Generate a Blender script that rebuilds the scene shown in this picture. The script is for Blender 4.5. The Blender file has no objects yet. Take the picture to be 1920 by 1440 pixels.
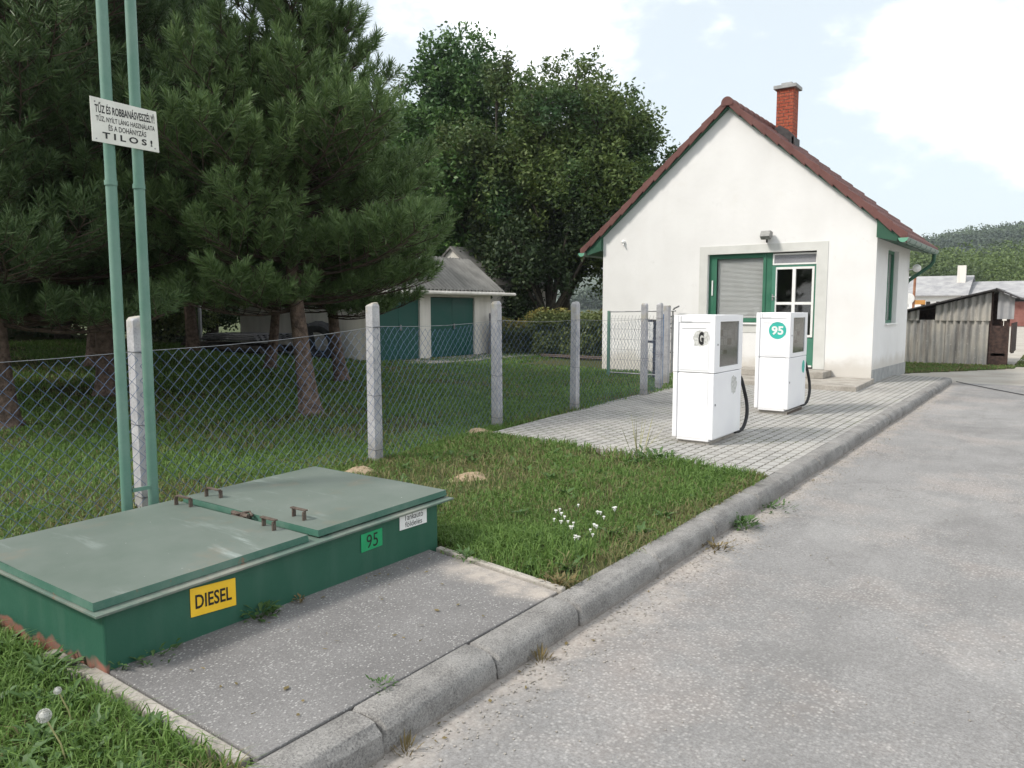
import bpy, math, random
import numpy as np
from mathutils import Vector, Matrix

random.seed(4)
scene = bpy.context.scene
COL = scene.collection

# ------------------------------------------------------------------ camera, world, sun, exposure
cam_d = bpy.data.cameras.new('camera')
cam = bpy.data.objects.new('camera', cam_d)
COL.objects.link(cam)
cam.location = (0, 0, 1.72)
cam.rotation_euler = (math.radians(90 - 5.632), 0, math.radians(35.706))
cam_d.sensor_fit = 'HORIZONTAL'
cam_d.sensor_width = 36
cam_d.lens = 27.0
cam_d.clip_start = 0.05
cam_d.clip_end = 4000
scene.camera = cam

SUN_EL = math.radians(44)
SUN_AZ = math.atan2(-0.62, -0.80)        # direction towards the sun, measured from +Y towards +X
sun_vec = Vector((math.sin(SUN_AZ) * math.cos(SUN_EL), math.cos(SUN_AZ) * math.cos(SUN_EL), math.sin(SUN_EL)))

world = bpy.data.worlds.new('World')
scene.world = world
world.use_nodes = True
wt = world.node_tree
for n in list(wt.nodes):
    wt.nodes.remove(n)
w_out = wt.nodes.new('ShaderNodeOutputWorld')
w_bg = wt.nodes.new('ShaderNodeBackground')
w_sky = wt.nodes.new('ShaderNodeTexSky')
w_sky.sky_type = 'NISHITA'
w_sky.sun_disc = False
w_sky.sun_elevation = SUN_EL
w_sky.sun_rotation = SUN_AZ % (2 * math.pi)
w_sky.air_density = 1.0
w_sky.dust_density = 2.0
w_sky.ozone_density = 1.0
w_tc = wt.nodes.new('ShaderNodeTexCoord')
w_map = wt.nodes.new('ShaderNodeMapping')
w_map.inputs['Scale'].default_value = (1.0, 1.0, 1.9)
w_map.inputs['Location'].default_value = (7.3, 3.1, 0.0)
w_map.inputs['Rotation'].default_value = (0, 0, math.radians(18))
w_n = wt.nodes.new('ShaderNodeTexNoise')
w_n.inputs['Scale'].default_value = 2.6
w_n.inputs['Detail'].default_value = 7
w_n.inputs['Roughness'].default_value = 0.55
w_r = wt.nodes.new('ShaderNodeMapRange')
w_r.interpolation_type = 'SMOOTHSTEP'
w_r.inputs['From Min'].default_value = 0.455
w_r.inputs['From Max'].default_value = 0.585
w_mix = wt.nodes.new('ShaderNodeMix')
w_mix.data_type = 'RGBA'
w_mix.inputs[7].default_value = (9.6, 9.7, 9.9, 1)      # sunlit cloud, same radiance units as the sky
w_haze = wt.nodes.new('ShaderNodeMix')                   # thin high veil over the blue
w_haze.data_type = 'RGBA'
w_haze.inputs[0].default_value = 0.72
w_haze.inputs[7].default_value = (5.6, 6.05, 6.15, 1)
w_bg.inputs['Strength'].default_value = 0.125
wt.links.new(w_tc.outputs['Generated'], w_map.inputs['Vector'])
wt.links.new(w_map.outputs['Vector'], w_n.inputs['Vector'])
wt.links.new(w_n.outputs['Fac'], w_r.inputs['Value'])
wt.links.new(w_r.outputs['Result'], w_mix.inputs[0])
wt.links.new(w_sky.outputs['Color'], w_haze.inputs[6])
wt.links.new(w_haze.outputs[2], w_mix.inputs[6])
wt.links.new(w_mix.outputs[2], w_bg.inputs['Color'])
wt.links.new(w_bg.outputs['Background'], w_out.inputs['Surface'])

sun_d = bpy.data.lights.new('sun', 'SUN')
sun_d.energy = 2.6
sun_d.angle = math.radians(11)
sun_d.color = (1.0, 0.94, 0.86)
sun = bpy.data.objects.new('sun', sun_d)
COL.objects.link(sun)
sun.rotation_euler = sun_vec.to_track_quat('Z', 'Y').to_euler()

scene.view_settings.view_transform = 'Standard'
scene.view_settings.look = 'None'
scene.view_settings.gamma = 1
scene.view_settings.exposure = 0.56
scene.cycles.max_bounces = 8
scene.cycles.transparent_max_bounces = 16


# ------------------------------------------------------------------ shader helpers
class Nodes:
    def __init__(self, name):
        self.m = bpy.data.materials.new(name)
        self.m.use_nodes = True
        self.t = self.m.node_tree
        self.t.nodes.clear()
        self.out = self.t.nodes.new('ShaderNodeOutputMaterial')
        self.b = self.t.nodes.new('ShaderNodeBsdfPrincipled')
        self.t.links.new(self.b.outputs[0], self.out.inputs[0])
        self.tc = self.t.nodes.new('ShaderNodeTexCoord').outputs['Object']

    def new(self, k, **kw):
        n = self.t.nodes.new(k)
        for a, v in kw.items():
            setattr(n, a, v)
        return n

    def put(self, sock, v):
        if isinstance(v, bpy.types.NodeSocket):
            self.t.links.new(v, sock)
        elif v is not None:
            if hasattr(sock.default_value, '__len__') and not hasattr(v, '__len__'):
                v = (v,) * len(sock.default_value)
            if hasattr(v, '__len__') and len(v) == 3 and len(sock.default_value) == 4:
                v = (*v, 1)
            sock.default_value = v

    def noise(self, scale, detail=5, rough=0.55, vec=None, dist=0.0):
        n = self.new('ShaderNodeTexNoise')
        self.put(n.inputs['Vector'], vec or self.tc)
        self.put(n.inputs['Scale'], scale)
        self.put(n.inputs['Detail'], detail)
        self.put(n.inputs['Roughness'], rough)
        self.put(n.inputs['Distortion'], dist)
        return n.outputs['Fac']

    def voro(self, scale, feature='F1', vec=None, out='Distance', rnd=1.0):
        n = self.new('ShaderNodeTexVoronoi', feature=feature)
        self.put(n.inputs['Vector'], vec or self.tc)
        self.put(n.inputs['Scale'], scale)
        self.put(n.inputs['Randomness'], rnd)
        return n.outputs[out]

    def rng(self, v, a, b, c=0.0, d=1.0, smooth=False):
        n = self.new('ShaderNodeMapRange')
        if smooth:
            n.interpolation_type = 'SMOOTHSTEP'
        self.put(n.inputs['Value'], v)
        for k, x in zip(('From Min', 'From Max', 'To Min', 'To Max'), (a, b, c, d)):
            self.put(n.inputs[k], x)
        return n.outputs[0]

    def mix(self, f, a, b, blend='MIX'):
        n = self.new('ShaderNodeMix', data_type='RGBA', blend_type=blend)
        self.put(n.inputs[0], f)
        self.put(n.inputs[6], a)
        self.put(n.inputs[7], b)
        return n.outputs[2]

    def math(self, op, a, b=0.0, c=0.0):
        n = self.new('ShaderNodeMath', operation=op)
        self.put(n.inputs[0], a)
        self.put(n.inputs[1], b)
        self.put(n.inputs[2], c)
        return n.outputs[0]

    def xyz(self, vec=None):
        n = self.new('ShaderNodeSeparateXYZ')
        self.put(n.inputs[0], vec or self.tc)
        return n.outputs

    def comb(self, x, y, z):
        n = self.new('ShaderNodeCombineXYZ')
        for i, v in enumerate((x, y, z)):
            self.put(n.inputs[i], v)
        return n.outputs[0]

    def scaled(self, s):
        n = self.new('ShaderNodeMapping')
        self.put(n.inputs['Vector'], self.tc)
        n.inputs['Scale'].default_value = s
        return n.outputs[0]

    def bump(self, h, strength=0.3, dist=0.01):
        n = self.new('ShaderNodeBump')
        self.put(n.inputs['Height'], h)
        n.inputs['Strength'].default_value = strength
        n.inputs['Distance'].default_value = dist
        self.t.links.new(n.outputs[0], self.b.inputs['Normal'])

    def done(self, col, rough=0.8, metal=0.0, spec=0.35):
        self.put(self.b.inputs['Base Color'], col)
        self.put(self.b.inputs['Roughness'], rough)
        self.put(self.b.inputs['Metallic'], metal)
        self.put(self.b.inputs['Specular IOR Level'], spec)
        return self.m


def simple(name, c1, c2, scale=6, rough=0.7, metal=0.0, bump=0.15, bscale=60, bdist=0.004, spec=0.35, lo=0.35, hi=0.65):
    n = Nodes(name)
    f = n.rng(n.noise(scale), lo, hi)
    if bump:
        n.bump(n.noise(bscale), bump, bdist)
    return n.done(n.mix(f, c1, c2), rough, metal, spec)


def glass_mat(name, tint=(0.85, 0.9, 0.88), rough=0.03):
    n = Nodes(name)
    n.t.nodes.remove(n.b)
    tr = n.new('ShaderNodeBsdfTransparent')
    tr.inputs[0].default_value = (*tint, 1)
    gl = n.new('ShaderNodeBsdfGlossy')
    gl.inputs['Roughness'].default_value = rough
    fr = n.new('ShaderNodeLayerWeight')
    fr.inputs[0].default_value = 0.5
    f = n.math('MULTIPLY_ADD', n.math('POWER', fr.outputs['Facing'], 4.0), 0.85, 0.06)
    mx = n.new('ShaderNodeMixShader')
    n.t.links.new(f, mx.inputs[0])
    n.t.links.new(tr.outputs[0], mx.inputs[1])
    n.t.links.new(gl.outputs[0], mx.inputs[2])
    n.t.links.new(mx.outputs[0], n.out.inputs[0])
    return n.m


MAT = {}
# --- road: old bleached concrete-asphalt with pebbles, sand along the kerb, patches
n = Nodes('road_surface')
x, y, z = n.xyz()
big = n.rng(n.noise(0.45, 5, 0.6), 0.38, 0.64)
med = n.noise(2.2, 6, 0.65)
streak = n.noise(1.0, 5, 0.6, vec=n.scaled((2.6, 0.5, 1)))
peb = n.voro(62, 'F1')
pebc = n.new('ShaderNodeSeparateColor')
pv = n.new('ShaderNodeTexVoronoi')
n.put(pv.inputs['Vector'], n.tc)
n.put(pv.inputs['Scale'], 58)
n.t.links.new(pv.outputs['Color'], pebc.inputs[0])
stone = n.math('MULTIPLY', n.rng(pv.outputs['Distance'], 0.1, 0.62, 1, 0), n.rng(pebc.outputs[0], 0.15, 0.95))
worn = n.rng(n.noise(0.8, 4, 0.6), 0.42, 0.6)
base = n.mix(big, (0.20, 0.197, 0.195), (0.27, 0.266, 0.263))
base = n.mix(n.math('MULTIPLY', n.rng(med, 0.40, 0.66), 0.45), base, (0.33, 0.325, 0.32))
base = n.mix(n.math('MULTIPLY', n.rng(streak, 0.48, 0.66), 0.5), base, (0.16, 0.157, 0.155))
grit = n.math('ADD', n.math('MULTIPLY', n.noise(95, 3, 0.75), 0.6), n.math('MULTIPLY', n.noise(34, 4, 0.7), 0.4))
base = n.mix(n.math('MULTIPLY', n.rng(grit, 0.42, 0.60), 0.7), base, (0.13, 0.125, 0.12))
base = n.mix(n.math('MULTIPLY', stone, n.math('MULTIPLY_ADD', worn, 0.62, 0.22)), base, (0.46, 0.45, 0.43))
edge = n.math('ADD', x, n.math('MULTIPLY', n.noise(2.6, 5, 0.65), 0.9))
sand = n.rng(edge, -1.62, -1.3, 1, 0, True)
oil = n.math('MULTIPLY', n.rng(n.noise(0.55, 6, 0.6), 0.58, 0.66), n.rng(n.noise(4, 4, 0.6), 0.35, 0.6))
base = n.mix(n.math('MULTIPLY', oil, 0.25), base, (0.13, 0.125, 0.12))
patch = n.rng(n.noise(0.28, 5, 0.55, dist=0.6), 0.535, 0.55)
base = n.mix(n.math('MULTIPLY', patch, 0.12), base, (0.38, 0.375, 0.365))
pink = n.rng(n.noise(0.8, 6, 0.65), 0.50, 0.64)
base = n.mix(n.math('MULTIPLY', pink, 0.2), base, (0.36, 0.29, 0.25))
base = n.mix(n.math('MULTIPLY', sand, 0.6), base, n.mix(n.rng(n.noise(30), 0.4, 0.6), (0.33, 0.285, 0.25), (0.43, 0.39, 0.345)))
ridge = n.math('ABSOLUTE', n.math('SUBTRACT', n.noise(0.35, 6, 0.6), 0.5))
base = n.mix(n.math('MULTIPLY', n.rng(ridge, 0.0, 0.003, 0.5, 0), n.rng(n.noise(0.5, 2), 0.5, 0.6)), base, (0.12, 0.11, 0.10))
n.bump(n.math('ADD', n.math('MULTIPLY', grit, 0.6), n.math('MULTIPLY', stone, 0.5)), 0.45, 0.006)
MAT['road'] = n.done(base, 0.92, 0, 0.2)

# --- washed concrete slab with white pebbles
n = Nodes('pebble_concrete')
x, y, z = n.xyz()
pv = n.new('ShaderNodeTexVoronoi')
warp = n.new('ShaderNodeMapping')
n.put(warp.inputs['Vector'], n.tc)
warp.inputs['Scale'].default_value = (1.0, 0.72, 1)
n.t.links.new(warp.outputs[0], pv.inputs['Vector'])
n.put(pv.inputs['Scale'], 92)
sc = n.new('ShaderNodeSeparateColor')
n.t.links.new(pv.outputs['Color'], sc.inputs[0])
thr = n.rng(n.noise(1.4, 4), 0.35, 0.66, 0.38, 0.08)
stone = n.math('MULTIPLY', n.rng(pv.outputs['Distance'], n.rng(sc.outputs[2], 0, 1, 0.14, 0.34), n.rng(sc.outputs[2], 0, 1, 0.26, 0.48), 1, 0), n.math('GREATER_THAN', sc.outputs[0], thr))
base = n.mix(n.rng(n.noise(1.1, 5), 0.35, 0.65), (0.14, 0.136, 0.134), (0.225, 0.22, 0.216))
base = n.mix(n.math('MULTIPLY', n.rng(n.noise(120, 3, 0.7), 0.4, 0.62), 0.5), base, (0.09, 0.085, 0.085))
base = n.mix(n.math('MULTIPLY', stone, n.rng(sc.outputs[1], 0, 1, 0.1, 1.0)), base, (0.37, 0.364, 0.352))
far = n.math('ADD', y, n.math('MULTIPLY', n.noise(3.0, 5), 0.5))
sandm = n.math('MULTIPLY', n.rng(far, 3.55, 3.75, 0, 1, True), n.rng(x, -3.1, -2.9))
base = n.mix(n.math('MULTIPLY', sandm, n.rng(n.noise(9, 5, 0.7), 0.35, 0.6, 0.25, 0.75)), base, (0.45, 0.40, 0.35))
n.bump(n.math('ADD', stone, n.noise(150, 3, 0.7)), 0.5, 0.005)
MAT['slab'] = n.done(base, 0.9, 0, 0.2)

# --- kerb concrete
n = Nodes('kerb_concrete')
x, y, z = n.xyz()
f = n.rng(n.noise(5, 6, 0.65), 0.33, 0.67)
base = n.mix(f, (0.145, 0.139, 0.133), (0.29, 0.282, 0.27))
base = n.mix(n.math('MULTIPLY', n.rng(n.noise(90, 4, 0.7), 0.45, 0.62), 0.6), base, (0.35, 0.34, 0.32))
base = n.mix(n.math('MULTIPLY', n.rng(n.noise(130, 3, 0.7), 0.5, 0.68), 0.7), base, (0.05, 0.05, 0.05))
base = n.mix(n.math('MULTIPLY', n.rng(n.noise(2.3, 5, 0.7), 0.56, 0.7), 0.5), base, (0.09, 0.088, 0.085))
foot = n.rng(n.math('ADD', z, n.math('MULTIPLY', n.noise(8), 0.05)), 0.02, 0.06, 1, 0, True)
base = n.mix(n.math('MULTIPLY', foot, 0.55), base, (0.25, 0.215, 0.185))
n.bump(n.math('ADD', n.noise(70, 6, 0.7), n.math('MULTIPLY', n.noise(9, 4), 2.0)), 0.6, 0.01)
MAT['kerb'] = n.done(base, 0.92, 0, 0.2)

# --- interlocking pavers
n = Nodes('concrete_pavers')
x, y, z = n.xyz()
wv = n.noise(3.0, 3)
vec = n.comb(n.math('ADD', y, n.math('MULTIPLY', wv, 0.03)), n.math('ADD', x, n.math('MULTIPLY', n.math('SINE', n.math('MULTIPLY', y, 62.8)), 0.006)), 0)
br = n.new('ShaderNodeTexBrick')
n.put(br.inputs['Vector'], vec)
br.inputs['Scale'].default_value = 1.0
br.inputs['Brick Width'].default_value = 0.20
br.inputs['Row Height'].default_value = 0.115
br.inputs['Mortar Size'].default_value = 0.010
br.inputs['Mortar Smooth'].default_value = 0.3
br.inputs['Color1'].default_value = (0.29, 0.285, 0.272, 1)
br.inputs['Color2'].default_value = (0.37, 0.365, 0.348, 1)
br.inputs['Mortar'].default_value = (0.10, 0.095, 0.08, 1)
base = n.mix(n.math('MULTIPLY', n.rng(n.noise(1.3, 5, 0.6), 0.4, 0.68), 0.45), br.outputs['Color'], (0.45, 0.425, 0.385))
base = n.mix(n.math('MULTIPLY', n.rng(n.noise(0.6, 5, 0.6), 0.55, 0.7), 0.35), base, (0.2, 0.185, 0.165))
base = n.mix(n.math('MULTIPLY', n.rng(n.noise(90, 3, 0.7), 0.45, 0.65), 0.3), base, (0.18, 0.17, 0.16))
moss = n.math('MULTIPLY', br.outputs['Fac'], n.rng(n.noise(1.7, 4), 0.5, 0.62))
base = n.mix(n.math('MULTIPLY', moss, 0.7), base, (0.10, 0.11, 0.05))
n.bump(n.math('SUBTRACT', n.math('MULTIPLY', n.noise(80), 0.25), br.outputs['Fac']), 0.8, 0.007)
MAT['pavers'] = n.done(base, 0.93, 0, 0.2)

# --- soil / lawn floor and far ground
n = Nodes('lawn_soil')
f = n.rng(n.noise(1.2, 6, 0.6), 0.35, 0.65)
base = n.mix(f, (0.085, 0.075, 0.038), (0.065, 0.095, 0.028))
base = n.mix(n.rng(n.noise(40, 4), 0.4, 0.7), base, (0.035, 0.04, 0.018))
n.bump(n.noise(30, 5), 0.8, 0.02)
MAT['soil'] = n.done(base, 0.95, 0, 0.1)

n = Nodes('dusty_ground')
f = n.rng(n.noise(0.08, 6, 0.6), 0.45, 0.6)
f = n.math('MAXIMUM', f, n.rng(n.xyz()[0], -14, -6, 1, 0))
base = n.mix(f, (0.36, 0.33, 0.28), (0.05, 0.065, 0.026))
base = n.mix(n.rng(n.noise(3, 5), 0.4, 0.7), base, n.mix(f, (0.42, 0.39, 0.34), (0.075, 0.085, 0.035)))
MAT['ground'] = n.done(base, 0.95, 0, 0.1)

n = Nodes('sandy_yard')
base = n.mix(n.rng(n.noise(0.9, 6, 0.6), 0.35, 0.65), (0.34, 0.31, 0.27), (0.44, 0.415, 0.37))
base = n.mix(n.math('MULTIPLY', n.rng(n.noise(60, 4), 0.45, 0.6), 0.4), base, (0.25, 0.23, 0.2))
MAT['yard'] = n.done(base, 0.95, 0, 0.1)

MAT['mound'] = simple('dry_earth', (0.30, 0.22, 0.14), (0.40, 0.31, 0.21), 20, 0.95, bump=0.8, bscale=40, bdist=0.02)

# --- plaster
n = Nodes('white_plaster')
x, y, z = n.xyz()
base = n.mix(n.rng(n.noise(0.9, 6, 0.6), 0.35, 0.7), (0.70, 0.693, 0.68), (0.77, 0.765, 0.752))
run = n.noise(1.0, 5, 0.6, vec=n.scaled((3.5, 3.5, 0.35)))
base = n.mix(n.math('MULTIPLY', n.rng(run, 0.55, 0.75), 0.10), base, (0.55, 0.53, 0.49))
low = n.rng(n.math('ADD', z, n.math('MULTIPLY', n.noise(2.2, 6, 0.7), -0.55)), 0.0, 0.32, 1, 0, True)
base = n.mix(n.math('MULTIPLY', low, 0.6), base, (0.47, 0.43, 0.37))
spot = n.rng(n.noise(26, 3, 0.7), 0.69, 0.74)
cr_ = n.math('ABSOLUTE', n.math('SUBTRACT', n.noise(0.7, 5, 0.6), 0.5))
base = n.mix(n.math('MULTIPLY', n.rng(cr_, 0, 0.0016, 0.45, 0), n.rng(n.noise(0.9, 2), 0.54, 0.6)), base, (0.4, 0.38, 0.35))
base = n.mix(n.math('MULTIPLY', n.rng(n.noise(2.1, 6, 0.7), 0.56, 0.72), 0.16), base, (0.62, 0.58, 0.51))
base = n.mix(n.math('MULTIPLY', spot, n.rng(n.noise(0.8), 0.5, 0.65)), base, (0.36, 0.34, 0.31))
n.bump(n.math('ADD', n.noise(150, 4, 0.7), n.math('MULTIPLY', n.noise(3.5, 4), 3)), 0.3, 0.006)
MAT['plaster'] = n.done(base, 0.92, 0, 0.15)
MAT['surround'] = simple('grey_plaster_band', (0.56, 0.56, 0.53), (0.62, 0.62, 0.59), 3, 0.92, bump=0.2, bscale=150)
MAT['plinth'] = simple('grey_plinth', (0.27, 0.275, 0.27), (0.36, 0.365, 0.36), 5, 0.9, bump=0.3, bscale=120)
n = Nodes('dirty_pale_wall')
run = n.noise(1.0, 6, 0.6, vec=n.scaled((2.5, 2.5, 0.3)))
base = n.mix(n.rng(run, 0.4, 0.7), (0.72, 0.69, 0.635), (0.55, 0.525, 0.475))
n.bump(n.noise(90), 0.2, 0.005)
MAT['palewall'] = n.done(base, 0.93, 0, 0.1)

n = Nodes('step_concrete')
base = n.mix(n.rng(n.noise(3, 6, 0.65), 0.35, 0.65), (0.27, 0.25, 0.22), (0.42, 0.39, 0.35))
base = n.mix(n.math('MULTIPLY', n.rng(n.noise(60, 4, 0.7), 0.5, 0.65), 0.5), base, (0.16, 0.15, 0.13))
n.bump(n.noise(70, 5, 0.7), 0.5, 0.006)
MAT['step'] = n.done(base, 0.93, 0, 0.15)


# --- painted metals
def paint(name, c, worn, amount=0.5, rough=0.45, rust=None, z0=None):
    n = Nodes(name)
    x, y, z = n.xyz()
    f = n.rng(n.noise(2.5, 6, 0.65), 0.42, 0.72)
    base = n.mix(n.math('MULTIPLY', f, amount), c, worn)
    fine = n.rng(n.noise(38, 5, 0.7), 0.5, 0.75)
    base = n.mix(n.math('MULTIPLY', fine, amount * 0.35), base, worn)
    if rust:
        r = n.rng(n.noise(9, 6, 0.7), 0.63, 0.7)
        base = n.mix(r, base, rust)
    n.bump(n.noise(45, 4), 0.08, 0.004)
    return n.done(base, n.rng(f, 0, 1, rough, rough + 0.25), 0, 0.4)


n = Nodes('dark_green_box_paint')
x, y, z = n.xyz()
f = n.rng(n.noise(2.2, 6, 0.65), 0.4, 0.72)
base = n.mix(n.math('MULTIPLY', f, 0.5), (0.020, 0.088, 0.056), (0.04, 0.122, 0.082))
base = n.mix(n.math('MULTIPLY', n.rng(n.noise(1.0, 6, 0.6, vec=n.scaled((6, 6, 0.8))), 0.5, 0.75), 0.3), base, (0.085, 0.15, 0.115))
dust = n.rng(n.math('ADD', z, n.math('MULTIPLY', n.noise(5, 6, 0.7), 0.12)), -0.10, 0.03, 1, 0, True)
base = n.mix(n.math('MULTIPLY', dust, 0.5), base, (0.10, 0.115, 0.085))
peel = n.math('MULTIPLY', n.rng(n.math('ADD', z, n.math('MULTIPLY', n.noise(3.2, 3, 0.55), 0.30)), 0.155, 0.175, 1, 0), n.rng(y, 0.016, 0.026, 1, 0))
base = n.mix(peel, base, n.mix(n.rng(n.noise(30), 0.4, 0.6), (0.27, 0.11, 0.08), (0.20, 0.13, 0.10)))
n.bump(n.math('ADD', n.noise(60, 5), n.math('MULTIPLY', peel, -0.6)), 0.14, 0.006)
MAT['boxgreen'] = n.done(base, 0.55, 0, 0.35)

n = Nodes('faded_lid_paint')
x, y, z = n.xyz()
f = n.rng(n.noise(1.8, 6, 0.65), 0.35, 0.7)
base = n.mix(f, (0.112, 0.142, 0.120), (0.152, 0.178, 0.158))
scr = n.rng(n.noise(1.0, 6, 0.7, vec=n.scaled((1.2, 7, 1))), 0.58, 0.72)
base = n.mix(n.math('MULTIPLY', scr, n.math('MULTIPLY', n.rng(n.noise(1.6, 3), 0.45, 0.6), 0.6)), base, (0.36, 0.41, 0.39))
br_ = n.rng(n.noise(2.6, 5, 0.7), 0.57, 0.72)
base = n.mix(n.math('MULTIPLY', br_, 0.4), base, (0.21, 0.165, 0.12))
base = n.mix(n.rng(n.noise(55, 2), 0.76, 0.79), base, (0.6, 0.6, 0.56))
n.bump(n.math('ADD', n.noise(1.3, 2), n.math('MULTIPLY', n.noise(60), 0.06)), 0.12, 0.02)
MAT['lidtop'] = n.done(base, 0.48, 0, 0.4)
MAT['lidedge'] = paint('lid_edge_green', (0.04, 0.12, 0.085), (0.14, 0.21, 0.17), 0.7, 0.5, (0.17, 0.12, 0.08))
MAT['rim'] = paint('weathered_rim', (0.09, 0.135, 0.11), (0.23, 0.225, 0.19), 0.95, 0.6, (0.22, 0.12, 0.07))
MAT['rust'] = simple('rusty_iron', (0.07, 0.05, 0.04), (0.13, 0.105, 0.085), 30, 0.8, 0.3, bump=0.4, bscale=120)
MAT['polegreen'] = paint('pole_green', (0.105, 0.215, 0.165), (0.19, 0.285, 0.24), 0.7, 0.45)
MAT['framegreen'] = paint('door_frame_green', (0.032, 0.135, 0.082), (0.06, 0.18, 0.12), 0.5, 0.4)
MAT['panelgreen'] = paint('door_panel_green', (0.05, 0.185, 0.125), (0.09, 0.23, 0.165), 0.5, 0.45)
MAT['eavegreen'] = paint('eaves_green', (0.018, 0.075, 0.044), (0.036, 0.108, 0.066), 0.5, 0.5)
MAT['gutter'] = paint('weathered_gutter', (0.20, 0.27, 0.235), (0.30, 0.33, 0.31), 0.8, 0.5)
MAT['gutterend'] = paint('gutter_end_green', (0.12, 0.33, 0.22), (0.2, 0.4, 0.3), 0.5, 0.5)
MAT['garagegreen'] = paint('garage_door_green', (0.012, 0.075, 0.060), (0.022, 0.10, 0.08), 0.5, 0.5)
MAT['white'] = simple('white_pump_enamel', (0.80, 0.80, 0.82), (0.84, 0.84, 0.855), 3, 0.32, bump=0.02, bscale=12, spec=0.5)
n = Nodes('white_enamel_soiled')
x, y, z = n.xyz()
low = n.rng(n.math('ADD', z, n.math('MULTIPLY', n.noise(6, 6, 0.7), 0.4)), 0.12, 0.42, 1, 0, True)
runs = n.rng(n.noise(1.0, 5, 0.6, vec=n.scaled((18, 18, 1.2))), 0.58, 0.75)
base = n.mix(n.math('MULTIPLY', low, 0.22), n.mix(n.rng(n.noise(2), 0.4, 0.6), (0.80, 0.80, 0.82), (0.84, 0.84, 0.85)), (0.55, 0.53, 0.48))
base = n.mix(n.math('MULTIPLY', runs, 0.12), base, (0.5, 0.49, 0.47))
n.bump(n.noise(3, 2), 0.05, 0.01)
MAT['pumpwhite'] = n.done(base, 0.33, 0, 0.5)
MAT['whiteframe'] = simple('white_frame_paint', (0.72, 0.72, 0.70), (0.80, 0.80, 0.78), 8, 0.4, bump=0.05)
MAT['seam'] = simple('black_seam', (0.02, 0.02, 0.02), (0.035, 0.035, 0.035), 20, 0.7)
MAT['rubber'] = simple('black_rubber', (0.018, 0.018, 0.019), (0.03, 0.03, 0.032), 20, 0.45, bump=0.1)
MAT['tyre'] = simple('old_tyre_rubber', (0.022, 0.024, 0.028), (0.045, 0.047, 0.052), 5, 0.75, bump=0.3)
MAT['dial'] = simple('dial_panel_grey', (0.44, 0.44, 0.45), (0.52, 0.52, 0.53), 6, 0.6)
MAT['dark'] = simple('dark_pane_and_gap', (0.012, 0.011, 0.010), (0.02, 0.018, 0.016), 2, 0.9)
MAT['interior'] = simple('room_wall', (0.06, 0.058, 0.055), (0.08, 0.075, 0.07), 2, 0.9)
MAT['teal'] = simple('teal_sticker', (0.03, 0.40, 0.33), (0.04, 0.45, 0.37), 6, 0.4)
MAT['torn'] = simple('torn_grey_sticker', (0.42, 0.42, 0.40), (0.60, 0.60, 0.58), 35, 0.7, lo=0.42, hi=0.56)
MAT['ink'] = simple('black_ink', (0.012, 0.012, 0.012), (0.02, 0.02, 0.02), 20, 0.6)
MAT['yellow'] = simple('yellow_plate', (0.80, 0.49, 0.025), (0.86, 0.54, 0.035), 9, 0.45, bump=0.05)
MAT['signgreen'] = simple('bright_green_plate', (0.012, 0.27, 0.10), (0.02, 0.32, 0.13), 9, 0.5)
MAT['signwhite'] = simple('white_plate', (0.70, 0.70, 0.68), (0.78, 0.78, 0.76), 9, 0.5)
MAT['signold'] = simple('old_sign_plate', (0.60, 0.60, 0.54), (0.68, 0.68, 0.62), 9, 0.6)
MAT['zinc'] = simple('grey_steel', (0.20, 0.205, 0.21), (0.29, 0.295, 0.30), 9, 0.5, 0.5)
MAT['darksteel'] = simple('dark_steel', (0.035, 0.032, 0.032), (0.06, 0.055, 0.055), 9, 0.6, 0.3)
MAT['bluepaint'] = paint('blue_paint', (0.055, 0.15, 0.32), (0.13, 0.25, 0.42), 0.6, 0.5)
MAT['bluewire'] = paint('blue_fence_wire', (0.075, 0.13, 0.24), (0.16, 0.20, 0.28), 0.7, 0.55)
MAT['palewire'] = simple('galvanised_wire', (0.20, 0.21, 0.225), (0.29, 0.30, 0.31), 9, 0.5, 0.6)
MAT['fixture'] = simple('grey_lamp_housing', (0.17, 0.17, 0.165), (0.25, 0.25, 0.24), 12, 0.5, 0.3)
MAT['glass'] = glass_mat('window_glass', (0.94, 0.95, 0.95))
MAT['dullglass'] = glass_mat('dusty_pump_glass', (0.62, 0.63, 0.64), 0.12)
MAT['frosted'] = simple('reeded_glass', (0.20, 0.205, 0.22), (0.30, 0.30, 0.32), 90, 0.3, bump=0.5, bscale=120, bdist=0.006)
MAT['blind'] = simple('grey_blind_slats', (0.74, 0.73, 0.715), (0.80, 0.79, 0.78), 3, 0.6)
MAT['plank'] = simple('weathered_plank', (0.16, 0.16, 0.17), (0.25, 0.25, 0.26), 9, 0.85, bump=0.4)
MAT['brownwood'] = simple('red_brown_boards', (0.030, 0.019, 0.016), (0.075, 0.045, 0.036), 12, 0.85, bump=0.4)
MAT['reddoor'] = simple('faded_red_door', (0.20, 0.075, 0.06), (0.27, 0.12, 0.10), 2, 0.85)
MAT['orange'] = simple('orange_plate', (0.5, 0.24, 0.06), (0.6, 0.3, 0.1), 5, 0.7)
MAT['rustpole'] = simple('rust_red_pole', (0.28, 0.12, 0.07), (0.38, 0.2, 0.12), 5, 0.8)

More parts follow.
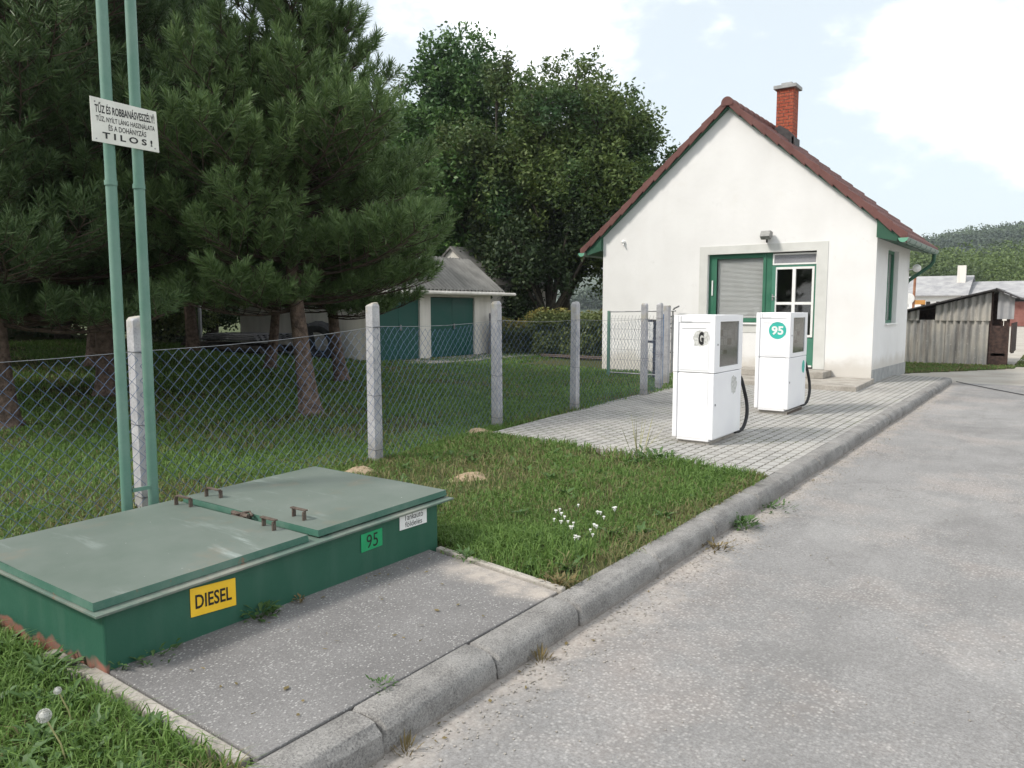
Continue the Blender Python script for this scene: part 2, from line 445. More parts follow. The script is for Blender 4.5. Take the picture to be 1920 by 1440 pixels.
# --- fence post concrete
n = Nodes('post_concrete')
x, y, z = n.xyz()
base = n.mix(n.rng(n.noise(7, 6, 0.65), 0.35, 0.65), (0.34, 0.34, 0.355), (0.47, 0.465, 0.475))
base = n.mix(n.math('MULTIPLY', n.rng(n.noise(60, 5, 0.7), 0.5, 0.68), 0.5), base, (0.2, 0.2, 0.2))
rs = n.rng(n.noise(13, 3, 0.6), 0.70, 0.73)
base = n.mix(n.math('MULTIPLY', rs, 0.8), base, (0.2, 0.11, 0.07))
lic = n.math('MULTIPLY', n.rng(z, 1.2, 1.75, 0, 1), n.rng(n.noise(5, 5, 0.6), 0.5, 0.66))
base = n.mix(n.math('MULTIPLY', lic, 0.6), base, (0.42, 0.36, 0.18))
foot = n.rng(z, 0.1, 0.3, 1, 0, True)
base = n.mix(n.math('MULTIPLY', foot, 0.5), base, (0.21, 0.2, 0.165))
n.bump(n.math('ADD', n.noise(50, 5, 0.7), n.math('MULTIPLY', n.noise(10), 2)), 0.45, 0.008)
MAT['post'] = n.done(base, 0.93, 0, 0.15)

# --- roof tiles, brick, asbestos
n = Nodes('brown_roof_tile')
base = n.mix(n.rng(n.noise(2.2, 6, 0.65), 0.35, 0.68), (0.115, 0.048, 0.042), (0.16, 0.075, 0.066))
base = n.mix(n.math('MULTIPLY', n.rng(n.noise(24, 5, 0.7), 0.5, 0.7), 0.4), base, (0.17, 0.10, 0.09))
base = n.mix(n.math('MULTIPLY', n.rng(n.noise(5, 5, 0.7), 0.58, 0.7), 0.5), base, (0.045, 0.028, 0.024))
n.bump(n.noise(80, 4), 0.25, 0.005)
MAT['tile'] = n.done(base, 0.75, 0, 0.3)

n = Nodes('red_chimney_brick')
x, y, z = n.xyz()
br = n.new('ShaderNodeTexBrick')
n.put(br.inputs['Vector'], n.comb(n.math('ADD', x, y), z, 0))
br.inputs['Scale'].default_value = 1
br.inputs['Brick Width'].default_value = 0.25
br.inputs['Row Height'].default_value = 0.083
br.inputs['Mortar Size'].default_value = 0.009
br.inputs['Color1'].default_value = (0.32, 0.075, 0.042, 1)
br.inputs['Color2'].default_value = (0.27, 0.055, 0.032, 1)
br.inputs['Mortar'].default_value = (0.085, 0.05, 0.04, 1)
base = n.mix(n.rng(n.noise(20), 0.5, 0.75), br.outputs['Color'], (0.42, 0.16, 0.09))
n.bump(n.math('SUBTRACT', n.noise(60), n.math('MULTIPLY', br.outputs['Fac'], 1.5)), 0.6, 0.012)
MAT['brick'] = n.done(base, 0.88, 0, 0.2)

n = Nodes('asbestos_sheet')
x, y, z = n.xyz()
run = n.noise(1.0, 6, 0.65, vec=n.scaled((5.0, 5.0, 0.45)))
base = n.mix(n.rng(n.noise(1.2, 4), 0.38, 0.62), (0.37, 0.35, 0.31), (0.29, 0.285, 0.27))
base = n.mix(n.math('MULTIPLY', n.rng(run, 0.47, 0.64), 0.8), base, (0.14, 0.13, 0.12))
base = n.mix(n.math('MULTIPLY', n.rng(n.noise(14, 6, 0.7), 0.58, 0.72), 0.6), base, (0.55, 0.53, 0.48))
n.bump(n.noise(60, 4), 0.2, 0.004)
MAT['asbestos'] = n.done(base, 0.93, 0, 0.1)
MAT['asbroof'] = simple('grey_asbestos_roof', (0.25, 0.25, 0.26), (0.36, 0.36, 0.36), 1.2, 0.92, bump=0.2, bscale=40)
MAT['garroof'] = simple('mossy_corrugated_roof', (0.14, 0.138, 0.128), (0.22, 0.215, 0.20), 1.8, 0.92, bump=0.2, bscale=40)


# --- vegetation
def veg(name, c1, c2, clump=None, cscale=0.5, trans=0.25, rough=0.6, attr=None, attr_col=None, spec=0.3, c_lo=0.5, c_hi=0.66):
    n = Nodes(name)
    g = n.new('ShaderNodeNewGeometry')
    base = n.mix(g.outputs['Random Per Island'], c1, c2)
    if clump:
        base = n.mix(n.rng(n.noise(cscale, 3), c_lo, c_hi), base, n.mix(g.outputs['Random Per Island'], clump, [v * 1.5 for v in clump]))
    if attr:
        a = n.new('ShaderNodeAttribute', attribute_name=attr)
        base = n.mix(a.outputs['Fac'], base, n.mix(g.outputs['Random Per Island'], attr_col, [v * 1.45 for v in attr_col]))
    n.done(base, rough, 0, spec)
    if trans:
        tr = n.new('ShaderNodeBsdfTranslucent')
        n.put(tr.inputs[0], base)
        mx = n.new('ShaderNodeMixShader')
        mx.inputs[0].default_value = trans
        n.t.links.new(n.b.outputs[0], mx.inputs[1])
        n.t.links.new(tr.outputs[0], mx.inputs[2])
        n.t.links.new(mx.outputs[0], n.out.inputs[0])
    return n.m


MAT['grass'] = veg('grass_blades', (0.082, 0.160, 0.030), (0.165, 0.262, 0.068), None, trans=0.3, attr='dry', attr_col=(0.165, 0.155, 0.07))
MAT['weed'] = veg('weed_leaves', (0.055, 0.115, 0.03), (0.095, 0.165, 0.055), trans=0.25, rough=0.5)
MAT['rustweed'] = veg('reddish_weed', (0.15, 0.12, 0.05), (0.20, 0.15, 0.065), trans=0.2)
MAT['needles'] = veg('pine_needles', (0.078, 0.140, 0.046), (0.165, 0.24, 0.088), trans=0.2, rough=0.5, spec=0.3)
MAT['darkneedles'] = veg('dark_pine_needles', (0.056, 0.106, 0.038), (0.122, 0.18, 0.072), trans=0.15, rough=0.5)
MAT['oakleaf'] = veg('glossy_green_leaves', (0.046, 0.112, 0.026), (0.105, 0.185, 0.048), (0.03, 0.074, 0.022), 0.45, trans=0.2, rough=0.5)
MAT['walnutleaf'] = veg('olive_leaves', (0.062, 0.108, 0.026), (0.118, 0.158, 0.042), (0.034, 0.078, 0.026), 0.35, trans=0.25)
MAT['brownleaf'] = veg('browning_leaves', (0.06, 0.10, 0.028), (0.105, 0.135, 0.042), (0.036, 0.08, 0.026), 0.5, trans=0.25)
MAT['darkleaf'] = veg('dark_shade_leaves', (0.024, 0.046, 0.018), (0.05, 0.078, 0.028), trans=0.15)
MAT['hedgeleaf'] = veg('ivy_leaves', (0.095, 0.135, 0.045), (0.17, 0.20, 0.075), trans=0.25, rough=0.5, attr='dry', attr_col=(0.20, 0.17, 0.045))
MAT['woodleaf'] = veg('far_wood_leaves', (0.075, 0.12, 0.034), (0.13, 0.18, 0.055), (0.05, 0.075, 0.03), 0.05, trans=0.2)
MAT['hillleaf'] = veg('hill_forest_leaves', (0.034, 0.055, 0.034), (0.06, 0.085, 0.048), (0.065, 0.095, 0.045), 0.012, trans=0.1)
MAT['bark'] = simple('pine_bark', (0.07, 0.05, 0.04), (0.19, 0.135, 0.105), 11, 0.9, bump=1.0, bscale=24, bdist=0.03)
MAT['twig'] = simple('pine_twig', (0.045, 0.032, 0.024), (0.085, 0.06, 0.045), 12, 0.9, bump=0.2)
MAT['darkbark'] = simple('dark_bark', (0.045, 0.038, 0.03), (0.085, 0.072, 0.058), 8, 0.9, bump=0.8, bscale=22, bdist=0.03)
MAT['petal'] = simple('white_petals', (0.72, 0.72, 0.68), (0.8, 0.8, 0.76), 40, 0.7)
MAT['fluff'] = simple('grey_seed_fluff', (0.50, 0.50, 0.47), (0.62, 0.62, 0.58), 60, 0.9)
MAT['stalk'] = simple('pale_stalk', (0.22, 0.22, 0.09), (0.30, 0.28, 0.13), 20, 0.7)


# ------------------------------------------------------------------ mesh helpers
def world_loc(o):
    v = Vector((0, 0, 0))
    while o is not None:
        v += o.location
        o = o.parent
    return v


def tag(o, label=None, cat=None, group=None, kind=None):
    if label:
        o['label'] = label
    if cat:
        o['category'] = cat
    if group:
        o['group'] = group
    if kind:
        o['kind'] = kind
    return o


def thing(name, label, cat, loc, group=None):
    o = bpy.data.objects.new(name, None)
    o.empty_display_size = 0.2
    COL.objects.link(o)
    o.location = loc
    return tag(o, label, cat, group)


def link_mesh(name, me, mat, parent=None, base=None):
    """base: base point of a top-level mesh object (its origin)"""
    off = world_loc(parent) if parent is not None else (Vector(base) if base is not None else Vector((0, 0, 0)))
    if off.length > 0:
        me.transform(Matrix.Translation(-off))
    me.materials.append(MAT[mat] if isinstance(mat, str) else mat)
    o = bpy.data.objects.new(name, me)
    COL.objects.link(o)
    if parent is not None:
        o.parent = parent
    elif base is not None:
        o.location = base
    return o


def np_mesh(name, V, F, smooth=False):
    """V (n,3); F (m,k) constant-size faces or list of such arrays"""
    V = np.asarray(V, dtype=np.float32)
    Fs = F if isinstance(F, list) else [F]
    me = bpy.data.meshes.new(name)
    me.vertices.add(len(V))
    me.vertices.foreach_set('co', V.ravel())
    loops = np.concatenate([f.ravel() for f in Fs]).astype(np.int32)
    tot = np.concatenate([np.full(len(f), f.shape[1], dtype=np.int32) for f in Fs])
    start = np.concatenate([[0], np.cumsum(tot)[:-1]]).astype(np.int32)
    me.loops.add(len(loops))
    me.loops.foreach_set('vertex_index', loops)
    me.polygons.add(len(tot))
    me.polygons.foreach_set('loop_start', start)
    me.polygons.foreach_set('loop_total', tot)
    if smooth:
        me.polygons.foreach_set('use_smooth', np.ones(len(tot), dtype=bool))
    me.update(calc_edges=True)
    return me


def frame(d):
    d = Vector(d).normalized()
    a = Vector((0, 0, 1)) if abs(d.z) < 0.9 else Vector((1, 0, 0))
    u = d.cross(a).normalized()
    return u, d.cross(u).normalized()


class MB:
    def __init__(self):
        self.v, self.f = [], []

    def add(self, vs, fs):
        b = len(self.v)
        self.v += [tuple(p) for p in vs]
        self.f += [tuple(i + b for i in q) for q in fs]
        return self

    def box(self, x0, x1, y0, y1, z0, z1):
        return self.add([(x0, y0, z0), (x1, y0, z0), (x1, y1, z0), (x0, y1, z0), (x0, y0, z1), (x1, y0, z1), (x1, y1, z1), (x0, y1, z1)],
                        [(3, 2, 1, 0), (4, 5, 6, 7), (0, 1, 5, 4), (1, 2, 6, 5), (2, 3, 7, 6), (3, 0, 4, 7)])

    def prism(self, poly, axis, a, b):
        """poly: 2-D points (counter-clockwise); axis 'y': poly is (x,z); 'x': (y,z); 'z': (x,y)"""
        def P(p, t):
            return {'y': (p[0], t, p[1]), 'x': (t, p[0], p[1]), 'z': (p[0], p[1], t)}[axis]
        k = len(poly)
        vs = [P(p, a) for p in poly] + [P(p, b) for p in poly]
        fs = [tuple(range(k - 1, -1, -1)), tuple(range(k, 2 * k))]
        fs += [(i, (i + 1) % k, (i + 1) % k + k, i + k) for i in range(k)]
        if axis == 'y':
            fs = [tuple(reversed(q)) for q in fs]
        return self.add(vs, fs)

    def tube(self, pts, r, sides=8, cap=True):
        pts = [Vector(p) for p in pts]
        rs = r if hasattr(r, '__len__') else [r] * len(pts)
        u = None
        rings = []
        for i, p in enumerate(pts):
            d = (pts[min(i + 1, len(pts) - 1)] - pts[max(i - 1, 0)]).normalized()
            if u is None:
                u, w = frame(d)
            else:
                u = (u - d * u.dot(d)).normalized()
                w = d.cross(u).normalized()
            rings.append([p + (u * math.cos(2 * math.pi * k / sides) + w * math.sin(2 * math.pi * k / sides)) * rs[i] for k in range(sides)])
        vs = [q for ring in rings for q in ring]
        fs = []
        for i in range(len(pts) - 1):
            for k in range(sides):
                a, b = i * sides + k, i * sides + (k + 1) % sides
                fs.append((a, b, b + sides, a + sides))
        if cap:
            fs.append(tuple(range(sides - 1, -1, -1)))
            fs.append(tuple((len(pts) - 1) * sides + k for k in range(sides)))
        return self.add(vs, fs)

    def lathe(self, prof, centre, axis=(0, 0, 1), sides=24):
        """prof: (radius, height along axis)"""
        c, d = Vector(centre), Vector(axis).normalized()
        u, w = frame(d)
        vs = []
        for r, h in prof:
            for k in range(sides):
                a = 2 * math.pi * k / sides
                vs.append(c + d * h + (u * math.cos(a) + w * math.sin(a)) * max(r, 1e-4))
        fs = []
        for i in range(len(prof) - 1):
            for k in range(sides):
                a, b = i * sides + k, i * sides + (k + 1) % sides
                fs.append((a, b, b + sides, a + sides))
        fs.append(tuple(range(sides - 1, -1, -1)))
        fs.append(tuple((len(prof) - 1) * sides + k for k in range(sides)))
        return self.add(vs, fs)

    def build(self, name, mat, parent=None, base=None, smooth=None, bevel=0.0, fix=True):
        me = bpy.data.meshes.new(name)
        me.from_pydata(self.v, [], self.f)
        if fix:
            import bmesh
            bm = bmesh.new()
            bm.from_mesh(me)
            bmesh.ops.recalc_face_normals(bm, faces=bm.faces)
            bm.to_mesh(me)
            bm.free()
        if smooth is not None:
            me.polygons.foreach_set('use_smooth', [True] * len(me.polygons))
            me.set_sharp_from_angle(angle=math.radians(smooth))
        me.update()
        o = link_mesh(name, me, mat, parent, base)
        if bevel:
            m = o.modifiers.new('bevel', 'BEVEL')
            m.width = bevel
            m.segments = 2
            m.limit_method = 'ANGLE'
            m.harden_normals = False
        return o


def copy_tree(o, parent=None):
    c = o.copy()
    COL.objects.link(c)
    c.parent = parent
    for ch in list(o.children):
        copy_tree(ch, c)
    return c


def text_mesh(name, txt, origin, du, dv, mat, parent, bold=0.0, proud=0.002):
    """fills the rectangle origin, origin+du, origin+dv with the text, standing proud along du x dv"""
    cu = bpy.data.curves.new('lettering', 'FONT')
    cu.body = txt
    cu.size = 1
    cu.offset = bold
    cu.resolution_u = 3
    t = bpy.data.objects.new('lettering', cu)
    COL.objects.link(t)
    dg = bpy.context.evaluated_depsgraph_get()
    me = bpy.data.meshes.new_from_object(t.evaluated_get(dg))
    bpy.data.objects.remove(t)
    me.materials.clear()
    co = np.empty(len(me.vertices) * 3, dtype=np.float32)
    me.vertices.foreach_get('co', co)
    co = co.reshape(-1, 3)
    lo, hi = co.min(0), co.max(0)
    uv = (co - lo) / np.maximum(hi - lo, 1e-6)
    o_, du_, dv_ = np.array(origin), np.array(du), np.array(dv)
    nn = np.cross(du_, dv_)
    nn = nn / np.linalg.norm(nn) * proud
    co = o_ + uv[:, :1] * du_ + uv[:, 1:2] * dv_ + nn
    me.vertices.foreach_set('co', co.astype(np.float32).ravel())
    me.update()
    return link_mesh(name, me, mat, parent)


def vnoise(x, y, seed=0):
    """value noise on numpy arrays"""
    xi, yi = np.floor(x).astype(np.int64), np.floor(y).astype(np.int64)
    fx, fy = x - xi, y - yi
    fx, fy = fx * fx * (3 - 2 * fx), fy * fy * (3 - 2 * fy)

    def h(a, b):
        k = (a * 374761393 + b * 668265263 + seed * 1442695041) & 0xFFFFFFFF
        k = ((k ^ (k >> 13)) * 1274126177) & 0xFFFFFFFF
        return ((k ^ (k >> 16)) & 0xFFFF) / 65535.0
    return (h(xi, yi) * (1 - fx) + h(xi + 1, yi) * fx) * (1 - fy) + (h(xi, yi + 1) * (1 - fx) + h(xi + 1, yi + 1) * fx) * fy


def fbm(x, y, seed=0, oct=3):
    s, a, t = 0, 1.0, 0
    for i in range(oct):
        s = s + a * vnoise(x * 2 ** i, y * 2 ** i, seed + i)
        t += a
        a *= 0.5
    return s / t


#@@SETTING
# ------------------------------------------------------------------ setting: ground, road, slab, pavers, kerb, hill
rng = np.random.default_rng(7)
CAMP = np.array([0, 0, 1.72])


def project(P):
    a, p = math.radians(35.706), math.radians(5.632)
    fw = np.array([-math.sin(a) * math.cos(p), math.cos(a) * math.cos(p), -math.sin(p)])
    r = np.array([math.cos(a), math.sin(a), 0])
    u = np.cross(r, fw)
    d = P - CAMP
    zc = d @ fw
    zs = np.where(zc > 0.05, zc, 0.05)
    return 960 + 1440 * (d @ r) / zs, 720 - 1440 * (d @ u) / zs, zc


def structure(name, mb_or_me, mat, **kw):
    o = mb_or_me.build(name, mat, **kw) if isinstance(mb_or_me, MB) else link_mesh(name, mb_or_me, mat)
    o['kind'] = 'structure'
    return o


m = MB()
m.add([(-800, -200, -0.06), (800, -200, -0.06), (800, 1200, -0.06), (-800, 1200, -0.06)], [(0, 1, 2, 3)])
structure('ground', m, 'ground')
m = MB()
m.add([(-2.1, -15, 0), (14, -15, 0), (14, 21.2, 0), (-2.1, 20.4, 0)], [(0, 1, 2, 3)])
structure('road', m, 'road')
m = MB()
m.add([(-9, 20.2, -0.02), (40, 21.0, -0.02), (40, 87, -0.02), (-30, 87, -0.02), (-12, 40, -0.02)], [(0, 1, 2, 3, 4)])
structure('yard_ground', m, 'yard')


def hard(x, y, mg=0.0):
    """inside the paving, slab, box, house"""
    left = -5.92 - 0.048 * (y - 7.8)
    front = 7.3 + (-2.28 - x) * 0.145
    pav = (x > left - mg) & (y > front - mg) & (y < 20.3 + mg)
    slab = (x > -3.36 - mg) & (y > 1.56 - mg) & (y < 3.62 + mg)
    box = (x > -4.76 - mg) & (x < -3.3 + mg) & (y > 1.57 - mg) & (y < 3.82 + mg)
    house = (x > -10.0 - mg) & (x < -3.2) & (y > 17.75 - mg) & (y < 22.1 + mg)
    return pav | slab | box | house


def lawn_z(x, y):
    z = 0.105 + 0.045 * (fbm(x * 0.6, y * 0.6, 3) - 0.5) + 0.03 * (fbm(x * 2.5, y * 2.5, 5) - 0.5)
    rise = np.clip((-13.5 - x) / 9.0, 0, 3) * np.clip((20 - y) / 8, 0, 1)
    z = z + 0.42 * rise
    low = hard(x, y, 0.06)
    z = np.where(low, 0.03, z)
    return np.where((x > -10.5) & (y > 20.25), -0.3, z)


def grid_sheet(x0, x1, y0, y1, step, zf):
    nx, ny = int((x1 - x0) / step) + 1, int((y1 - y0) / step) + 1
    X, Y = np.meshgrid(np.linspace(x0, x1, nx), np.linspace(y0, y1, ny))
    Z = zf(X, Y)
    V = np.stack([X, Y, Z], -1).reshape(-1, 3)
    i = np.arange(nx * ny).reshape(ny, nx)
    F = np.stack([i[:-1, :-1], i[:-1, 1:], i[1:, 1:], i[1:, :-1]], -1).reshape(-1, 4)
    return V, F


V, F = grid_sheet(-45, -2.2, -8, 24, 0.16, lawn_z)
structure('lawn', np_mesh('lawn', V, F, True), 'soil')
def verge_in(x, y):
    e = 22.7 + np.clip(x + 3.35, 0, 9) * 1.63 + 0.5 * (fbm(x * 2, y * 2, 13) - .5)
    return np.where(x < -1.15, (y > e) & (y < 27.3), (y > 27.2) & (y < 34) & (x < 4.5 + fbm(y, x, 3)))


V, F = grid_sheet(-9, 6, 22.4, 34, 0.2, lambda x, y: np.where(verge_in(x, y), 0.0 + 0.03 * fbm(x, y, 9), -0.08))
structure('verge_ground', np_mesh('verge', V, F, True), 'soil')

# concrete slab before the tank box, its edging and the paved forecourt
m = MB()
m.prism([(-3.42, 1.6), (-2.243, 1.575), (-2.240, 3.56), (-3.42, 3.72)], 'z', -0.05, 0.13)
structure('slab', m, 'slab', bevel=0.008)
m = MB()
m.prism([(-3.30, 3.725), (-2.22, 3.568), (-2.22, 3.615), (-3.30, 3.775)], 'z', -0.05, 0.145)
ra = [(-3.44 + k * .06, 1.535 - .0016 * k + random.uniform(-.014, .014)) for k in range(20)]
m.prism(ra + [(-2.28, 1.570), (-3.44, 1.594)], 'z', -0.05, 0.124)
m.prism([(-3.78, 1.5), (-3.43, 1.47), (-3.43, 1.575), (-3.78, 1.575)], 'z', -0.05, 0.125)
structure('kerb_edging', m, 'step', bevel=0.008)
m = MB()
m.prism([(-2.225, 7.29), (-2.225, 20.25), (-6.52, 20.25), (-6.50, 14.6), (-6.27, 11.5), (-5.93, 7.83)], 'z', -0.05, 0.13)
m.prism([(-6.53, 14.6), (-6.53, 17.79), (-8.4, 17.79), (-8.2, 16.3), (-7.2, 14.9)], 'z', -0.05, 0.122)
structure('pavement', m, 'pavers')

# kerb: round-shouldered stones with open joints
m = MB()
prof = [(-2.225, -0.05), (-2.035, -0.05), (-2.035, 0.035)]
for k in range(8):
    a = math.pi / 2 * k / 7
    prof.append((-2.115 + 0.078 * math.cos(a), 0.052 + 0.082 * math.sin(a)))
prof += [(-2.165, 0.136), (-2.21, 0.135), (-2.225, 0.128)]
ys = []
yy = -3.0
while yy < 20.0:
    L = 1.0
    if 1.9 < yy < 3.4:
        L = 0.74
    ys.append((yy, min(yy + L, 20.2)))
    yy += L
for a, b in ys:
    dx, dz, tw = random.uniform(-.008, .008), random.uniform(-.006, .004), random.uniform(-.006, .006)
    k = len(prof)
    ts = [(a + 0.004, -0.016), (a + 0.02, 0), (a + (b - a) * .3, 0.0), (a + (b - a) * .6, 0.0), (b - 0.018, 0), (b - 0.004, -0.016)]
    vs = []
    for j, (t, sh) in enumerate(ts):
        wob = [random.uniform(-.004, .004) for _ in prof]
        for (px, pz), wv in zip(prof, wob):
            top = pz > 0.0
            vs.append((px + dx + tw * (j - 2.5) * .3 + (wv + (sh if px > -2.12 else 0) if top else 0), t, pz + (dz + wv + (sh * .8 if pz > .06 else 0) if top else 0)))
    fs = [tuple(range(k)), tuple(reversed(range((len(ts) - 1) * k, len(ts) * k)))]
    for j in range(len(ts) - 1):
        for i in range(k):
            p, q = j * k + i, j * k + (i + 1) % k
            fs.append((p, p + k, q + k, q))
    m.add(vs, fs)
structure('kerb', m, 'kerb', smooth=40)

# hill with its forest, and the nearer belt of bushes and trees
def hill_h(x, y):
    r = 27 + 15 * fbm(x * 0.006 + 3.1, y * 0.004, 21) + 10 * np.clip((x + 90) / 90, 0, 1)
    t = np.clip((y - 260) / 330, 0, 1)
    t = t * t * (3 - 2 * t)
    back = np.clip((y - 640) / 400, 0, 1)
    return r * t * (1 - 0.6 * back) - 0.5


V, F = grid_sheet(-700, 600, 240, 1000, 14, hill_h)
structure('hill', np_mesh('hill', V, F, True), 'hillleaf')


def leaf_faces(C, size, rng, spread, up=0.0, aspect=0.5, droop=0.0):
    """one folded diamond leaf per centre in C (n,3)"""
    n = len(C)
    d = rng.normal(size=(n, 3))
    d[:, 2] = d[:, 2] * (1 - abs(droop)) - droop
    d /= np.linalg.norm(d, axis=1, keepdims=True)
    r = rng.normal(size=(n, 3))
    r[:, 2] += up
    s = np.cross(d, r)
    s /= np.maximum(np.linalg.norm(s, axis=1, keepdims=True), 1e-6)
    L = size * rng.uniform(0.65, 1.25, (n, 1))
    nrm = np.cross(s, d)
    a = C - d * L * 0.5
    b = C + d * L * 0.5
    l = C + s * L * aspect * 0.5 + nrm * L * 0.08
    q = C - s * L * aspect * 0.5 + nrm * L * 0.08
    V = np.stack([a, l, b, q], 1).reshape(-1, 3)
    F = np.arange(n * 4).reshape(n, 4)
    return V, F


def blob_points(centres, radii, per, rng, shell=0.55):
    n = len(centres) * per
    c = np.repeat(centres, per, 0)
    r = np.repeat(radii, per, 0)
    d = rng.normal(size=(n, 3))
    d /= np.linalg.norm(d, axis=1, keepdims=True)
    t = rng.uniform(0, 1, (n, 1)) ** shell
    return c + d * t * r


# hill forest: only where the lens or a step aside could see it
n = 3600
cx = rng.uniform(-190, 60, n)
cy = rng.uniform(300, 640, n)
cr = rng.uniform(3.5, 6.5, n)
cz = hill_h(cx, cy) + cr * 0.6 + np.where(rng.uniform(size=n) > 0.8, 2.5, 0)
P = blob_points(np.stack([cx, cy, cz], 1), np.stack([cr, cr, cr * 1.05], 1), 110, rng, 0.3)
V, F = leaf_faces(P, 1.3, rng, 0, aspect=0.8)
o = link_mesh('hill_forest', np_mesh('hill_forest', V, F), 'hillleaf')
tag(o, 'dark blue-green forest covering the far hill behind the barns', 'forest', kind='stuff')
n = 190
cx = rng.uniform(-62, 22, n)
cy = rng.uniform(128, 205, n)
cr = rng.uniform(2.6, 5.0, n)
cz = cr * 0.6 + (cy - 128) * 0.105 + rng.uniform(0, 2.2, n)
P = blob_points(np.stack([cx, cy, cz], 1), np.stack([cr, cr, cr * 1.15], 1), 800, rng, 0.35)
V, F = leaf_faces(P, 0.5, rng, 0, aspect=0.7)
o = link_mesh('woodland', np_mesh('woodland', V, F), 'woodleaf')
tag(o, 'belt of light green bushes and trees behind the barn roofs', 'woodland', kind='stuff')

# ------------------------------------------------------------------ white house
HR = -6.595


def zr(x):
    return 6.31 - 0.845 * abs(x - HR)


house = thing('house', 'small white rendered house with steep brown tiled roof and green door', 'house', (HR, 17.8, 0.13))
WY0, WY1 = 17.8, 22.0
XL, XR = -9.87, -3.32
OX0, OX1, OZ = -7.03, -4.53, 2.99
m = MB()
T = 0.36
zb = 0.02
m.prism([(XL, zb), (OX0, zb), (OX0, zr(OX0)), (XL, zr(XL))], 'y', WY0, WY0 + T)
m.prism([(OX0, OZ), (OX1, OZ), (OX1, zr(OX1)), (HR, zr(HR)), (OX0, zr(OX0))], 'y', WY0, WY0 + T)
m.prism([(OX1, zb), (XR, zb), (XR, zr(XR)), (OX1, zr(OX1))], 'y', WY0, WY0 + T)
m.prism([(OX0, zb), (-5.53, zb), (-5.53, 1.37), (OX0, 1.37)], 'y', WY0, WY0 + T)
m.prism([(-5.53, zb), (OX1, zb), (OX1, 0.36), (-5.53, 0.36)], 'y', WY0, WY0 + T)
# right wall with a window opening
SY0, SY1, SZ0, SZ1 = 19.1, 20.45, 1.37, 3.06
for a, b, c, d in ((WY0 + T, SY0, zb, zr(XR)), (SY1, WY1 - T, zb, zr(XR)), (SY0, SY1, zb, SZ0), (SY0, SY1, SZ1, zr(XR))):
    m.box(XR - T, XR, a, b, c, d)
m.box(XL, XL + T, WY0 + T, WY1 - T, zb, zr(XL))
m.prism([(XL, zb), (XR, zb), (XR, zr(XR)), (HR, zr(HR)), (XL, zr(XL))], 'y', WY1 - T, WY1)
m.build('wall', 'plaster', house)
m = MB()
m.box(XL + T + .002, XR - T - .002, WY0 + T + .002, WY1 - T - .002, 0.3, 0.36)
m.box(XL + T + .002, XR - T - .002, WY0 + T + 1.9, WY0 + T + 1.95, 0.36, 3.4)
m.box(XL + T + .002, XR - T - .002, WY0 + T + .002, WY1 - T - .002, 3.4, 3.45)
m.build('interior', 'interior', house)
# grey plinth along the right side and part of the front
m = MB()
m.prism([(WY0 + 0.02, 0.05), (WY1 + .01, 0.05), (WY1 + .01, 0.34), (WY0 + 0.02, 0.40)], 'x', XR, XR + 0.018)
m.build('plinth', 'plinth', house)
# plaster band round the opening
m = MB()
yb0, yb1 = WY0 - 0.012, WY0
m.box(OX0 - .2, OX0, yb0, yb1, 1.16, OZ + .19)
m.box(OX0, OX1 + .24, yb0, yb1, OZ, OZ + .19)
m.box(OX1, OX1 + .24, yb0, yb1, 0.37, OZ)
m.box(OX0, -5.53, yb0, yb1, 1.16, 1.34)
m.build('plaster_band', 'surround', house)
m = MB()
m.box(OX0 - 0.02, -5.53, WY0 - 0.05, WY0 + .18, 1.345, 1.385)
m.build('window_sill', 'whiteframe', house, bevel=0.006)

# window with blind
FY = WY0 + 0.10
win = MB()
win.box(OX0, -6.86, FY, FY + .09, 1.385, OZ)
win.box(-5.70, -5.52, FY, FY + .09, 1.385, OZ)
win.box(-6.86, -5.70, FY, FY + .09, 2.905, OZ)
win.box(-6.86, -5.70, FY, FY + .09, 1.385, 1.45)
win.box(OX0 + .05, -6.83, FY - .02, FY - .001, 1.40, 2.97)
win.box(-5.73, -5.66, FY - .02, FY - .001, 1.40, 2.97)
win.box(-6.83, -5.73, FY - .02, FY - .001, 2.88, 2.96)
win.box(-6.83, -5.73, FY - .02, FY - .001, 1.40, 1.49)
w = win.build('window', 'framegreen', house, bevel=0.006)
m = MB()
m.box(-6.94, -6.91, FY - .05, FY - .021, 2.02, 2.38)
m.build('white_handle', 'whiteframe', w, bevel=0.004)
m = MB()
m.box(-6.84, -5.72, FY + .02, FY + .028, 1.47, 2.90)
m.build('pane', 'glass', w)
m = MB()
for k in range(46):
    zz = 1.53 + k * 0.0297
    m.add([(-6.83, FY + .052, zz), (-5.72, FY + .052, zz), (-5.72, FY + .078, zz + .021), (-6.83, FY + .078, zz + .021)], [(0, 1, 2, 3)])
    m.add([(-6.83, FY + .079, zz + .0205), (-5.72, FY + .079, zz + .0205), (-5.72, FY + .079, zz + .031), (-6.83, FY + .079, zz + .031)], [(0, 1, 2, 3)])
m.box(-6.83, -5.72, FY + .045, FY + .08, 1.50, 1.528)
m.build('blind', 'blind', w, fix=False)
# transom light over the door
m = MB()
m.box(-5.52, -5.485, FY, FY + .07, 2.70, 2.96)
m.box(-4.57, -4.535, FY, FY + .07, 2.70, 2.96)
m.box(-5.485, -4.57, FY, FY + .07, 2.925, 2.96)
m.box(-5.485, -4.57, FY, FY + .07, 2.70, 2.735)
tr = m.build('transom_window', 'whiteframe', house, bevel=0.004)
m = MB()
m.box(-5.485, -4.57, FY + .02, FY + .03, 2.735, 2.925)
m.build('pane', 'frosted', tr)
